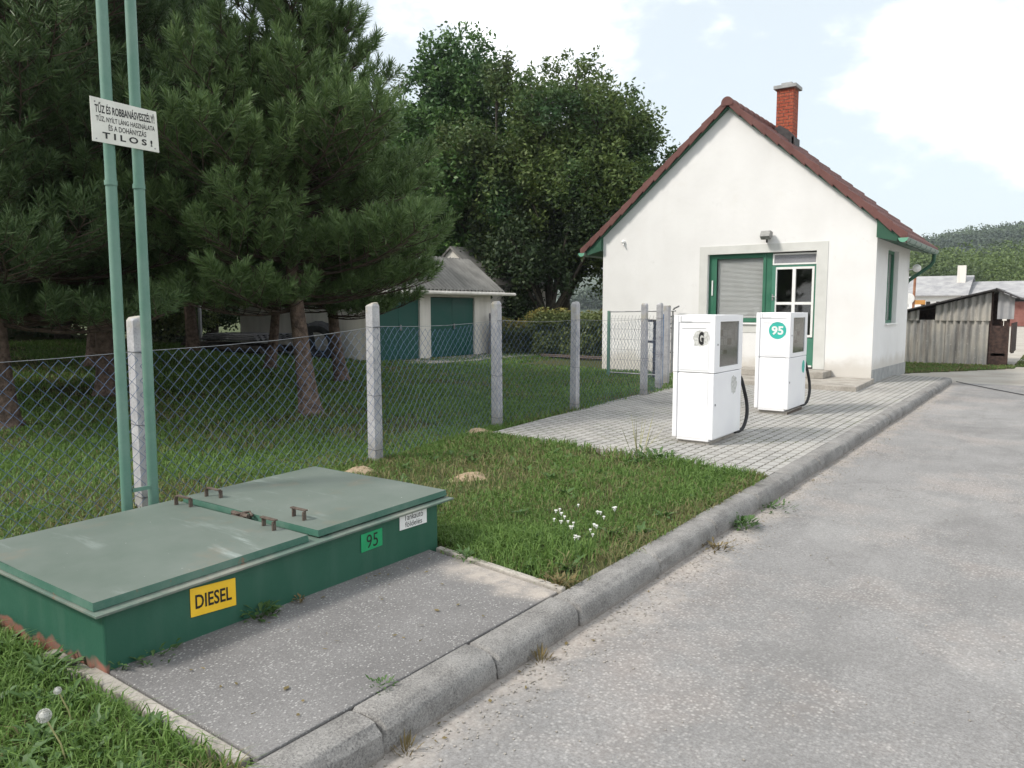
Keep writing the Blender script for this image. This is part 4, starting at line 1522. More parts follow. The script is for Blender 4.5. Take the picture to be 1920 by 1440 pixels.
def wire_mesh(SA, SB, r, sides=3):
    D = SB - SA
    D /= np.linalg.norm(D, axis=1, keepdims=True)
    U = np.cross(D, np.array([0.31, 0.95, 0.05]))
    U /= np.linalg.norm(U, axis=1, keepdims=True)
    W = np.cross(D, U)
    vs = []
    for P in (SA, SB):
        for k in range(sides):
            a = 2 * math.pi * k / sides
            vs.append(P + (U * math.cos(a) + W * math.sin(a)) * r)
    V = np.stack(vs, 1).reshape(-1, 3)
    n = len(SA)
    b = np.arange(n)[:, None] * (2 * sides)
    F = np.concatenate([b + np.array([[k, (k + 1) % sides, sides + (k + 1) % sides, sides + k]]) for k in range(sides)])
    return V, F


V, F = wire_mesh(SA, SB, 0.0021)
link_mesh('wire_mesh', np_mesh('wire_mesh', V, F), 'bluewire', fence)
m = MB()
pts = []
for i, (px, py, pz) in enumerate(FP):
    j0, j1 = max(i - 1, 0), min(i + 1, len(FP) - 1)
    pts.append((px + .066, py, WT[i]))
    if i < len(FP) - 1:
        qx, qy, _ = FP[i + 1]
        for s in (.25, .5, .75):
            pts.append((px + (qx - px) * s + .064, py + (qy - py) * s, WT[i] + (WT[i + 1] - WT[i]) * s - .03 * math.sin(math.pi * s)))
m.tube(pts, 0.0026, 4)
m.build('top_wire', 'palewire', fence)
m = MB()
for i, (px, py, pz) in enumerate(FP):
    for zz in (WT[i] - .01, .22, .8):
        w = .0615
        m.tube([(px + w, py - w, zz), (px + w, py + w, zz), (px - w, py + w, zz + .01), (px - w, py - w, zz + .01), (px + w, py - w, zz)], .0022, 3)
m.build('tie_wire', 'darksteel', fence)

# ------------------------------------------------------------------ wire gate by the house corner
gate = thing('wire_gate', 'wire mesh garden gate on a green post beside the house corner', 'gate', (-8.7, 16.0, 0.12))
m = MB()
m.box(-8.73, -8.67, 15.97, 16.03, 0.05, 1.66)
m.build('gate_post', 'polegreen', gate, bevel=0.004)
for a, b in (((-8.67, 16.0, 1.64), (-6.9, 15.7, 1.665)), ((-8.67, 16.0, .22), (-7.1, 15.72, .24))):
    m = MB()
    m.tube([a, b], .018, 6)
    m.build('rail', 'zinc', gate)
SAg, SBg = [], []
ga, gb = np.array([-8.67, 16.0]), np.array([-6.95, 15.71])
for k in range(18):
    p = ga + (gb - ga) * (k + .5) / 18
    zz = np.linspace(.22, 1.56, 13)
    w = np.where(np.arange(13) % 2 == 0, .018, -.018)
    P = np.stack([p[0] + w, p[1] + 0 * w, zz], 1)
    SAg.append(P[:-1]); SBg.append(P[1:])
for k in range(6):
    z = .3 + k * .235
    SAg.append(np.array([[ga[0], ga[1], z]])); SBg.append(np.array([[gb[0], gb[1], z]]))
V, F = wire_mesh(np.concatenate(SAg), np.concatenate(SBg), 0.004)
link_mesh('wire_panel', np_mesh('wire_panel', V, F), 'palewire', gate)
m = MB()
m.box(-7.64, -7.575, 16.15, 16.20, 0.05, 1.46)
m.box(-7.86, -7.641, 16.155, 16.195, 1.41, 1.46)
m.box(-7.86, -7.641, 16.155, 16.195, .93, .98)
m.box(-7.86, -7.80, 16.145, 16.205, .83, .929)
o = m.build('latch_post', 'darksteel', base=(-7.6, 16.17, 0.12), bevel=0.004)
tag(o, 'dark steel post with two short arms behind the last fence posts', 'post')
m = MB()
m.box(-6.80, -6.74, 14.70, 14.76, 0.05, 1.60)
o = m.build('gate_post', 'bluepaint', base=(-6.77, 14.73, 0.1), bevel=0.004)
tag(o, 'narrow blue painted steel post beside the last concrete posts', 'post')
m = MB()
m.box(-6.86, -6.74, 14.98, 15.10, 0.05, 1.78)
o = m.build('concrete_post', 'post', base=(-6.8, 15.04, 0.1), bevel=0.012)
tag(o, 'pale concrete post standing just behind the blue steel post', 'post')


# ------------------------------------------------------------------ garage with two green doors
def corrugated(P0, P1, Q0, Q1, waves, amp, thick=0.012, rows=2):
    """sheet between edge P0-P1 and edge Q0-Q1, corrugations running P->Q"""
    P0, P1, Q0, Q1 = [np.array(p, float) for p in (P0, P1, Q0, Q1)]
    nrm = np.cross(P1 - P0, Q0 - P0)
    nrm /= np.linalg.norm(nrm)
    n = waves * 8 + 1
    t = np.linspace(0, 1, n)[:, None]
    off = amp * np.sin(t * waves * 2 * math.pi)
    V = []
    for r in range(rows):
        s = r / (rows - 1)
        A = P0 + (Q0 - P0) * s
        B = P1 + (Q1 - P1) * s
        V.append(A + (B - A) * t + nrm * off)
    for r in range(rows):
        V.append(V[r] - nrm * thick)
    Vn = np.concatenate(V)
    F = []
    for r in range(rows - 1):
        for i in range(n - 1):
            a = r * n + i
            F.append((a, a + 1, a + n + 1, a + n))
            b = a + rows * n
            F.append((b + n, b + n + 1, b + 1, b))
    o = rows * n
    for i in range(n - 1):
        F.append((i + 1, i, i + o, i + o + 1))
        e = (rows - 1) * n
        F.append((e + i, e + i + 1, e + i + 1 + o, e + i + o))
    for r in range(rows - 1):
        a, b = r * n, (r + 1) * n
        F.append((a, b, b + o, a + o))
        a, b = a + n - 1, b + n - 1
        F.append((b, a, a + o, b + o))
    return Vn.tolist(), F


gar = thing('garage', 'pale garage with two green double doors beyond the pines', 'garage', (-16.3, 18.5, 0.15))
m = MB()
gx = -16.3
m.box(-22.4, gx - .001, 15.60, 15.85, -0.1, 2.35)
m.box(gx - .30, gx, 15.86, 15.98, 0, 2.25)
m.box(gx - .30, gx, 17.78, 18.28, 0, 2.25)
m.box(gx - .30, gx, 20.50, 21.40, 0, 2.25)
m.box(gx - .30, gx, 15.98, 17.78, 2.08, 2.25)
m.box(gx - .30, gx, 18.28, 20.50, 2.08, 2.25)
m.box(-22.4, gx - .301, 21.15, 21.40, -0.1, 2.25)
m.prism([(-22.4, 2.251), (gx - .05, 2.251), (-17.5, 3.25)], 'y', 21.16, 21.39)
m.build('wall', 'palewall', gar)
for ya, yb in ((15.98, 17.78), (18.28, 20.50)):
    m = MB()
    md = (ya + yb) / 2
    for a, b in ((ya + .01, md - .006), (md + .006, yb - .01)):
        m.box(gx - .10, gx - .06, a, b, .16, 2.06)
        for q in (.16, 1.05, 1.98):
            m.box(gx - .0599, gx - .045, a + .002, b - .002, q, q + .08)
    d = m.build('garage_door', 'garagegreen', gar)
    m = MB()
    m.box(gx - .045, gx - .02, md + .05, md + .10, 1.05, 1.22)
    m.build('lock', 'zinc', d)
m = MB()
vs, fs = corrugated((-15.95, 15.3, 2.30), (-15.95, 21.75, 2.30), (-17.5, 15.3, 3.46), (-17.5, 21.75, 3.46), 34, .034)
m.add(vs, fs)
vs, fs = corrugated((-17.5, 15.3, 3.46), (-17.5, 21.75, 3.46), (-22.7, 15.3, 2.34), (-22.7, 21.75, 2.34), 40, .022)
m.add(vs, fs)
m.build('roof', 'garroof', gar, fix=False)
m = MB()
m.tube([(-15.90, 15.3, 2.20), (-15.90, 22.3, 2.20)], .055, 8)
m.box(-16.0, -15.96, 15.3, 21.8, 2.18, 2.275)
m.build('gutter', 'palewall', gar)
m = MB()
m.box(-15.95, -15.90, 20.98, 21.15, .12, 1.55)
m.box(-15.97, -15.92, 21.16, 21.33, .12, 1.52)
o = m.build('plank', 'plank', base=(-15.92, 21.15, .12))
o.location.x = -16.02
tag(o, 'grey weathered boards leaning against the garage corner', 'boards')
m = MB()
m.prism([(-16.28, 15.9), (-14.6, 16.4), (-14.4, 22.0), (-16.28, 22.0)], 'z', 0.02, 0.15)
structure('garage_pavement', m, 'step')
# pale gable peeping over the garage roof
nb = thing('outbuilding', 'pale gabled outbuilding peeping through pine branches above the garage roof', 'outbuilding', (-21.1, 26, 0.1))
m = MB()
m.prism([(-22.9, 0), (-19.3, 0), (-19.3, 2.7), (-21.1, 4.2), (-22.9, 2.7)], 'y', 25, 30)
m.build('wall', 'palewall', nb)
m = MB()
for s in (-1, 1):
    p = [(-21.1, 4.21), (-21.1 + s * 1.95, 2.58), (-21.1 + s * 1.95, 2.68), (-21.1, 4.31)]
    m.prism(p if s > 0 else p[::-1], 'y', 24.9, 30.2)
m.build('roof', 'garroof', nb)


# tyres and the pile of sheets by the garage wall
def tyre(loc, R, w, rz, ry, label):
    m = MB()
    prof = [(R * .56, -w * .40), (R * .70, -w * .5), (R * .92, -w * .48), (R, -w * .36), (R, w * .36), (R * .92, w * .48), (R * .70, w * .5), (R * .56, w * .40)]
    sides = 36
    vs, fs = [], []
    k = len(prof)
    for i in range(sides):
        a = 2 * math.pi * i / sides
        for r, h in prof:
            lug = 1.0 + (0.025 if (i % 2 == 0 and r >= R * .99) else 0)
            vs.append((r * lug * math.cos(a), h, r * lug * math.sin(a)))
    for i in range(sides):
        for j in range(k):
            p, q = i * k + j, i * k + (j + 1) % k
            p2, q2 = ((i + 1) % sides) * k + j, ((i + 1) % sides) * k + (j + 1) % k
            fs.append((p, q, q2, p2))
    R3 = Matrix.Rotation(rz, 3, 'Z') @ Matrix.Rotation(ry, 3, 'X')
    m.add([Vector(loc) + R3 @ Vector(v) for v in vs], fs)
    o = m.build('tractor_tyre', 'tyre', base=loc, smooth=35)
    tag(o, label, 'tyre', 'old tyres by the garage wall')
    return o


def gz(x, y):
    return float(lawn_z(np.array([x]), np.array([y]))[0])


tyre((-17.75, 15.0, gz(-17.75, 15.0) + .52), .58, .40, 0.5, .22, 'large black tractor tyre leaning on the garage wall beside the green door')
tyre((-18.75, 15.25, gz(-18.75, 15.25) + .50), .55, .36, -0.35, .15, 'black tractor tyre leaning on the pale wall just left of the larger tyre')
pile = thing('sheet_pile', 'low pile of grey corrugated sheets and logs by the garage wall', 'pile', (-20.3, 14.6, gz(-20.3, 14.6)))
zb0 = gz(-20.3, 14.6)
m = MB()
for k in range(3):
    vs, fs = corrugated((-22.6, 14.2 + k * .1, zb0 + .44 + k * .06), (-22.4, 15.3, zb0 + .46 + k * .06), (-19.2 - k * .2, 13.9 + k * .1, zb0 + .48 + k * .05), (-19.0, 15.1, zb0 + .50 + k * .06), 7, .03)
    m.add(vs, fs)
m.build('corrugated_sheet', 'plank', pile, fix=False)
m = MB()
for k in range(5):
    m.tube([(-23.2 + random.uniform(-.3, .3), 14.0 + k * .27, zb0 + .22), (-18.9 + random.uniform(-.3, .3), 13.7 + k * .3, zb0 + .20)], .10, 8)
m.build('log', 'darkbark', pile, smooth=50)

# ------------------------------------------------------------------ asbestos shed, barns and rust-red pole on the right
shed = thing('shed', 'low shed of stained corrugated sheets beside the dusty yard', 'shed', (-3.0, 27, 0.0))
m = MB()


def sheetwall(xa, xb, za, zta, ztb, y, waves):
    vs, fs = corrugated((xa, y, za), (xb, y, za), (xa, y, zta), (xb, y, ztb), waves, .028)
    return vs, fs


def roofz(x):
    return 1.55 + (x + 4.3) * 0.268


for a, b, lo_, wv in ((-7.4, -6.3, 0, 6), (-6.29, -5.2, 0, 6), (-5.19, -4.1, 0, 6), (-4.09, -3.0, .0, 6), (-2.99, -1.86, -.04, 6)):
    vs, fs = sheetwall(a, b, lo_, 1.36, 1.37, 27.0, wv)
    m.add(vs, fs)
for a, b in ((-3.28, -1.82), ):
    vs, fs = sheetwall(a, b, 1.345, roofz(a) - .03, roofz(b) - .03, 26.95, 8)
    m.add(vs, fs)
vs, fs = sheetwall(-5.4, -3.72, 1.345, roofz(-5.4) - .03, roofz(-3.72) - .03, 26.95, 9)
m.add(vs, fs)
m.build('sheet_wall', 'asbestos', shed, fix=False)
m = MB()
m.box(-7.4, -1.4, 27.06, 27.10, 0.02, 1.2)
m.prism([(-7.4, 0), (-1.7, 0), (-1.7, 2.262), (-7.4, .753)], 'y', 30.0, 30.05)
m.box(-1.86, -1.78, 27.05, 27.13, 0, 2.2)
m.box(-1.42, -1.34, 27.05, 27.13, 0, 2.1)
m.box(-1.78, -1.42, 27.06, 27.10, 0.30, 0.38)
m.build('timber_frame', 'brownwood', shed)
m = MB()
for k in range(4):
    m.box(-1.80 + k * .1, -1.80 + k * .1 + .085, 27.3 + .02 * (k % 2), 27.33 + .02 * (k % 2), .15, 1.35)
for k in range(6):
    m.box(-1.30, -1.27, 27.05 + k * .48, 27.05 + k * .48 + .44, .32 + random.uniform(0, .1), 1.28)
m.build('board_door', 'brownwood', shed)
m = MB()
vs, fs = sheetwall(-1.66, -1.24, 1.40, 2.23, 2.03, 26.98, 2)
m.add(vs, fs)
m.build('patch_sheet', 'asbroof', shed, fix=False)
m = MB()
m.add([(-7.5, 26.7, .73), (-1.68, 26.7, 2.27), (-1.68, 30.3, 2.27), (-7.5, 30.3, .73), (-7.5, 26.7, .78), (-1.68, 26.7, 2.31), (-1.68, 30.3, 2.31), (-7.5, 30.3, .78)],
      [(0, 1, 2, 3), (4, 5, 6, 7), (0, 1, 5, 4), (1, 2, 6, 5), (2, 3, 7, 6), (3, 0, 4, 7)])
m.add([(-1.72, 26.7, 2.27), (-1.1, 26.7, 1.98), (-1.1, 30.3, 1.98), (-1.72, 30.3, 2.27), (-1.72, 26.7, 2.315), (-1.1, 26.7, 2.02), (-1.1, 30.3, 2.02), (-1.72, 30.3, 2.315)],
      [(0, 1, 2, 3), (4, 5, 6, 7), (0, 1, 5, 4), (1, 2, 6, 5), (2, 3, 7, 6), (3, 0, 4, 7)])
m.build('roof', 'darksteel', shed)

wb = thing('long_building', 'long white building with grey roof and white chimney behind the shed', 'building', (-20, 90, 0))
m = MB()
m.prism([(88, -.05), (97, -.05), (97, 3.0), (92.5, 4.95), (88, 3.0)], 'x', -34, -8.55)
m.build('wall', 'plaster', wb)
m = MB()
for s, ya in ((1, 87.5), (-1, 97.5)):
    p = [(92.5, 4.97), (ya, 2.93), (ya, 3.03), (92.5, 5.10)]
    m.prism(p, 'x', -34.3, -7.9)
m.build('roof', 'asbroof', wb)
m = MB()
m.box(-9.25, -8.5, 90.6, 91.2, 3.6, 6.05)
m.build('chimney', 'palewall', wb)
for xa, xb in ((-12.1, -11.15), (-10.75, -9.95), (-16, -15), (-14.2, -13.2)):
    m = MB()
    m.box(xa, xb, 87.93, 87.999, 1.95, 2.45)
    w = m.build('window', 'whiteframe', wb)
    m = MB()
    m.box(xa + .06, (xa + xb) / 2 - .03, 87.90, 87.929, 2.0, 2.40)
    m.box((xa + xb) / 2 + .03, xb - .06, 87.90, 87.929, 2.0, 2.40)
    m.build('pane', 'dark', w)
bn = thing('barn', 'long grey roofed barn with faded red doors at the right edge', 'barn', (0, 90, 0))
m = MB()
m.prism([(88.6, -.05), (97, -.05), (97, 2.75), (92.8, 4.3), (88.6, 2.75)], 'x', -8.5, 16)
m.build('wall', 'palewall', bn)
m = MB()
for ya in (87.6, 98):
    m.prism([(92.8, 4.33), (ya, 2.70), (ya, 2.80), (92.8, 4.46)], 'x', -8.54, 16.3)
m.build('roof', 'asbroof', bn)
for k in range(5):
    m = MB()
    xa = -4.5 + k * 3.3
    m.box(xa, xa + 1.5, 88.50, 88.599, 0, 2.35)
    m.box(xa + 1.53, xa + 3.05, 88.50, 88.599, 0, 2.35)
    m.build('barn_door', 'reddoor', bn)
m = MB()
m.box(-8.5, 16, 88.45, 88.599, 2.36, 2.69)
m.build('eave_gap_shade', 'dark', bn)  # dark strip standing in for the shaded gap under the eaves

rp = thing('sign_pole', 'rust red pole with round white sign and orange plate behind the house', 'sign post', (-4.65, 32, 0))
m = MB()
m.tube([(-4.65, 32, -.02), (-4.62, 32, 2.95)], .045, 8)
m.build('pole', 'rustpole', rp)
m = MB()
m.lathe([(.21, 0), (.21, .02)], (-4.80, 31.94, 2.08), (0, -1, 0), 20)
m.build('round_sign', 'signwhite', rp)
m = MB()
m.box(-4.58, -4.24, 31.96, 31.98, 1.86, 2.02)
m.build('orange_plate', 'orange', rp)

# cable lying across the far road
m = MB()
m.tube([(-2.0, 20.6, .015), (-1.75, 20.15, .014), (-1.3, 19.35, .014), (-.6, 18.2, .014), (.6, 16.9, .014), (2.0, 15.9, .014)], .009, 6)
o = m.build('cable', 'rubber', base=(-1, 18.8, 0.0), smooth=60)
tag(o, 'dark cable lying across the grey road beyond the kerb end', 'cable')
#@@PLANTS
# ------------------------------------------------------------------ grass
def grass_patch(x0, x1, y0, y1, dens, rng, hscale=1.0, zf=lawn_z, use_hard=True):
    A = (x1 - x0) * (y1 - y0)
    n = int(A * dens)
    x = rng.uniform(x0, x1, n)
    y = rng.uniform(y0, y1, n)
    z = zf(x, y)
    P = np.stack([x, y, z], 1)
    sx, sy, zc = project(P)
    d = np.linalg.norm(P - CAMP, axis=1)
    keep = (zc > 0.3) & (sx > -500) & (sx < 2350) & (sy < 1900)
    if use_hard:
        keep &= ~hard(x, y, -0.03)
        keep &= x < -2.215 + 0.03 * fbm(x * 9, y * 9, 31)
    # bald earth under the pines and worn patches
    bald = np.clip((fbm(x * 0.55, y * 0.55, 41, 3) - 0.60) * 9, 0, 1)
    worn = np.exp(-(((x + 4.6) / .9) ** 2 + ((y - 5.4) / .9) ** 2)) * 0.6 + np.exp(-(((x + 4.4) / .5) ** 2 + ((y - 4.4) / .4) ** 2)) * 0.6
    near = (x > -5.9) & (y < 8)
    worn = worn + np.where(near, np.clip((fbm(x * 1.6, y * 1.6, 47, 3) - 0.52) * 4, 0, .5), 0)
    worn = worn + 0.5 * np.exp(-(((y - 6.4 + .2 * (x + 12)) / .45) ** 2)) * (x < -7.2)
    keep &= rng.uniform(size=n) > np.clip(bald * 0.75 + worn * .8, 0, .9)
    # fewer blades with distance, wider ones
    keep &= rng.uniform(size=n) < np.clip((4.5 / np.maximum(d, .1)) ** 1.15, 0.05, 1)
    x, y, z, d, bald, worn = x[keep], y[keep], z[keep], d[keep], bald[keep], worn[keep]
    n = len(x)
    tall = fbm(x * 0.9, y * 0.9, 51, 3)
    h = (0.027 + 0.040 * tall) * rng.uniform(.55, 1.45, n) * hscale
    lush = np.exp(-(((x + 2.75) / .55) ** 2 + ((y - 4.05) / .40) ** 2)) + .45 * np.exp(-(((y - 7.15 - (-2.28 - x) * .145) / .22) ** 2)) * (x > -5.9) * (x < -2.3)
    lush = lush + .7 * np.exp(-((y - 1.3) / .5) ** 2) * (x > -4.5)
    h *= 1 + 1.1 * lush
    lod = np.clip(d / 5.0, 1, 5)
    w = 0.0032 * lod * rng.uniform(.7, 1.4, n) * (1 + .3 * lush)
    h *= np.clip(lod, 1, 1.35)
    dry = np.clip((fbm(x * 1.3, y * 1.3, 61, 3) - .45) * 3.2, 0, 1) * .4 + .7 * np.exp(-((x + 2.25) / .14) ** 2) + bald * .4 + worn * .8
    dry = np.clip(dry - .8 * lush * (x < -2.35), 0, 1)
    dry = (rng.uniform(size=n) < dry * .7).astype(np.float32)
    a = rng.uniform(0, 2 * math.pi, n)
    wx, wy = np.cos(a) * w, np.sin(a) * w
    b = rng.uniform(0, 2 * math.pi, n)
    lean = h * rng.uniform(.2, 1.7, n)
    lx, ly = np.cos(b) * lean, np.sin(b) * lean
    B0 = np.stack([x - wx, y - wy, z - .012], 1)
    B1 = np.stack([x + wx, y + wy, z - .012], 1)
    M0 = np.stack([x - wx * .75 + lx * .3, y - wy * .75 + ly * .3, z + h * .6], 1)
    M1 = np.stack([x + wx * .75 + lx * .3, y + wy * .75 + ly * .3, z + h * .6], 1)
    Tp = np.stack([x + lx, y + ly, z + h * np.clip(1 - .28 * (lean / h) ** 2, .25, 1)], 1)
    return np.stack([B0, B1, M1, M0, Tp], 1), dry


def build_blades(name, parts):
    V = np.concatenate([p[0] for p in parts])
    D = np.concatenate([p[1] for p in parts])
    n = len(V)
    b = np.arange(n)[:, None] * 5
    F4 = b + np.array([[0, 1, 2, 3]])
    F3 = b + np.array([[3, 2, 4]])
    me = np_mesh(name, V.reshape(-1, 3), [F4, F3])
    at = me.attributes.new('dry', 'FLOAT', 'POINT')
    at.data.foreach_set('value', np.repeat(D, 5).astype(np.float32))
    return link_mesh(name, me, 'grass')


gr = np.random.default_rng(11)
parts = [grass_patch(-6.6, -2.2, 0.2, 8.2, 7000, gr),
         grass_patch(-13, -5.9, 0, 9, 3600, gr),
         grass_patch(-13, -5.9, 9, 18, 3200, gr),
         grass_patch(-26, -13, 2, 22, 2000, gr, 1.2)]
o = build_blades('lawn_grass', parts)
tag(o, 'short green lawn grass with dry worn patches', 'grass', kind='stuff')
vb, vd = grass_patch(-7, 5, 22.5, 34, 2600, gr, .75, lambda x, y: 0.02 + 0 * x, False)
vk = verge_in(vb[:, 0, 0], vb[:, 0, 1])
o = build_blades('verge_grass', [(vb[vk], np.maximum(vd[vk], (gr.uniform(size=vk.sum()) < .35).astype(np.float32)))])
tag(o, 'strip of rough grass in front of the corrugated shed', 'grass', kind='stuff')


# broad weed leaves among the near grass
def leaf_strip(base, d, L, w, lift, curl, k=5):
    """an arching lobed leaf: returns verts, faces"""
    d = Vector(d)
    s = Vector((-d.y, d.x, 0))
    vs, fs = [], []
    for i in range(k + 1):
        t = i / k
        ww = w * math.sin(math.pi * min(.08 + t * .92, 1) ** .8) * (1 + .35 * ((-1) ** i)) + .0008
        c = Vector(base) + d * L * t * (1 - .15 * t) + Vector((0, 0, lift * t - curl * t * t))
        vs += [c + s * ww + Vector((0, 0, ww * .35)), c, c - s * ww + Vector((0, 0, ww * .35))]
    for i in range(k):
        a = i * 3
        fs += [(a, a + 1, a + 4, a + 3), (a + 1, a + 2, a + 5, a + 4)]
    return vs, fs


m = MB()
rr = random.Random(3)
n_w = 0
while n_w < 1500:
    px, py = rr.uniform(-5.2, -2.3), rr.uniform(0.45, 1.6)
    if rr.random() < .25:
        px, py = rr.uniform(-5.8, -2.3), rr.uniform(3.7, 7.2)
    if hard(np.array([px]), np.array([py]), .02)[0]:
        continue
    if rr.random() > 1.6 * float(vnoise(np.array([px * 3.0]), np.array([py * 3.0]), 77)[0]):
        continue
    zz = gz(px, py)
    if rr.random() < .35:       # rosette
        for k in range(rr.randint(5, 9)):
            a = rr.uniform(0, 6.28)
            v, f = leaf_strip((px, py, zz + .01), (math.cos(a), math.sin(a), 0), rr.uniform(.07, .15), rr.uniform(.010, .019), rr.uniform(.04, .11), rr.uniform(.02, .07))
            m.add(v, f)
            n_w += 1
    else:
        for k in range(3):      # clover-like
            a = rr.uniform(0, 6.28)
            v, f = leaf_strip((px + rr.uniform(-.02, .02), py + rr.uniform(-.02, .02), zz + rr.uniform(.02, .05)), (math.cos(a), math.sin(a), 0), rr.uniform(.015, .03), rr.uniform(.008, .013), rr.uniform(0, .02), .01, 3)
            m.add(v, f)
        n_w += 1
o = m.build('weeds', 'weed', fix=False)
tag(o, 'broad leaved weeds and clover growing through the near grass', 'weeds', kind='stuff')


def weed_tuft(loc, label, mat='weed', n=26, h=.10, spread=.07, leafy=True, name='weed'):
    m = MB()
    for k in range(n):
        a = rr.uniform(0, 6.28)
        r = rr.uniform(0, spread)
        b = (loc[0] + r * math.cos(a), loc[1] + r * math.sin(a), loc[2] - .01 + rr.uniform(0, h * .6 if leafy else .01))
        if leafy:
            v, f = leaf_strip(b, (math.cos(a), math.sin(a), 0), rr.uniform(.3, .7) * h, rr.uniform(.06, .13) * h, rr.uniform(.1, .6) * h, rr.uniform(0, .3) * h, 4)
        else:
            v, f = leaf_strip(b, (math.cos(a), math.sin(a), 0), rr.uniform(.3, .9) * h, .0022, rr.uniform(.6, 1.2) * h, rr.uniform(0, .3) * h, 4)
        m.add(v, f)
    o = m.build(name, mat, base=loc, fix=False)
    return tag(o, label, 'weed')


weed_tuft((-3.30, 2.36, .13), 'bushy green weed at the foot of the box right of the yellow plate', n=60, h=.10, spread=.08)
weed_tuft((-3.30, 2.62, .13), 'small reddish dry weed against the box foot', 'rustweed', n=22, h=.06, spread=.035)
weed_tuft((-3.30, 1.78, .13), 'low creeping weed at the near corner of the box', n=44, h=.07, spread=.12)
weed_tuft((-3.31, 1.63, .13), 'two leaved seedling at the very corner of the box', n=8, h=.07, spread=.03)
weed_tuft((-2.26, 2.20, .13), 'flat green weed in the joint between slab and kerb', n=40, h=.045, spread=.07)
weed_tuft((-2.0, 2.07, .0), 'yellowing grass tuft at the kerb foot nearest the camera', 'rustweed', n=40, h=.055, spread=.05, leafy=False)
weed_tuft((-2.0, 3.02, .0), 'straw coloured tuft at the kerb foot beside the slab corner', 'rustweed', n=44, h=.065, spread=.06, leafy=False)
weed_tuft((-1.98, 5.86, .0), 'bright green broad leaved weed growing at the kerb foot', n=80, h=.12, spread=.12)
weed_tuft((-1.96, 5.25, .0), 'rusty red weed lying at the kerb foot before the green one', 'rustweed', n=90, h=.07, spread=.15)
weed_tuft((-1.99, 6.6, .0), 'long low green weed along the kerb foot past the grass end', n=110, h=.07, spread=.22)
weed_tuft((-2.30, 3.66, .13), 'brown withered weed at the slab corner against the kerb', 'rustweed', n=60, h=.07, spread=.09)
weed_tuft((-3.0, 3.68, .14), 'green weed on the sandy slab edge beside the box end', n=30, h=.09, spread=.07)
weed_tuft((-3.42, 7.40, .12), 'broad leaved weed clump at the edge of the paving', n=90, h=.15, spread=.22)
weed_tuft((-3.66, 7.42, .12), 'tall thin seed stalks standing at the paving edge', 'stalk', n=14, h=.55, spread=.16, leafy=False)


def dandelion(loc, h, r, lean, label, mat='fluff'):
    t = thing('dandelion', label, 'flower', loc)
    top = Vector(loc) + Vector((lean[0], lean[1], h))
    m = MB()
    m.tube([loc, Vector(loc) + Vector((lean[0] * .25, lean[1] * .25, h * .45)), top], .0028, 6)
    m.build('stem', 'stalk', t, smooth=60)
    m = MB()
    rd = random.Random(9)
    for k in range(420):
        zz = rd.uniform(-1, 1)
        a = rd.uniform(0, 6.283)
        q = math.sqrt(1 - zz * zz)
        d = Vector((q * math.cos(a), q * math.sin(a), zz))
        u, w = frame(d)
        tip = top + d * r * rd.uniform(.9, 1.02)
        for j in range(3):
            e = (u * math.cos(2.1 * j + a) + w * math.sin(2.1 * j + a)) * r * .22
            m.add([tip - d * r * .12, tip + e, tip + e * .6 + d * r * .05], [(0, 1, 2)])
    m.lathe([(.0, -r * .7), (r * .5, -r * .45), (r * .72, 0), (r * .5, r * .5), (0, r * .72)], top, (0, 0, 1), 12)
    m.build('seed_head', mat, t, fix=False)


dandelion((-2.78, 1.17, .11), .17, .024, (-.085, -.03, 0), 'round white dandelion clock on a tall stem in the near grass')
dandelion((-3.02, 1.30, .11), .15, .014, (-.04, -.03, 0), 'small greyish dandelion clock just behind the round white one')

# yarrow with flat white flower heads
for k in range(11):
    u, v = rr.gauss(0, .5), rr.gauss(0, .5)
    px, py = [(-2.74, 4.34), (-2.66, 4.40), (-2.70, 4.26), (-2.50, 4.18), (-2.46, 4.24), (-2.54, 4.12), (-2.42, 4.30), (-2.50, 4.52), (-2.44, 4.58), (-2.40, 4.05), (-2.48, 4.02), (-2.36, 3.99), (-2.58, 4.24), (-2.31, 4.30), (-2.62, 4.10)][k]
    px, py, h = px + .02 * u, py + .02 * v, rr.uniform(.17, .29)
    zz = gz(px, py)
    t = thing('yarrow', 'white flowered yarrow stem in the tall grass beside the kerb', 'flower', (px, py, zz), 'white yarrow in the grass')
    m = MB()
    top = Vector((px + rr.uniform(-.03, .03), py + rr.uniform(-.03, .03), zz + h))
    m.tube([(px, py, zz - .01), top], .0018, 5)
    corymbs = []
    for j in range(rr.randint(1, 3)):
        c = top + Vector((rr.uniform(-.03, .03), rr.uniform(-.03, .03), rr.uniform(-.03, .01))) * (1 if j else 0)
        m.tube([top - Vector((0, 0, .05)), c], .0012, 3)
        corymbs.append((c, rr.uniform(.006, .012)))
    m.build('stem', 'weed', t)
    for c, cr_ in corymbs:
        m = MB()
        for j in range(9):
            a = 2.4 * j
            e = c + Vector((math.cos(a), math.sin(a), 0)) * cr_ * math.sqrt((j + .5) / 9) + Vector((0, 0, rr.uniform(-.002, .002)))
            m.tube([c - Vector((0, 0, .02)), e], .0008, 3)
            m.lathe([(.0015, 0), (.0034, .0012), (.003, .0024), (.001, .0045)], e, (rr.uniform(-.3, .3), rr.uniform(-.3, .3), 1), 7)
        m.build('flower_head', 'petal', t)


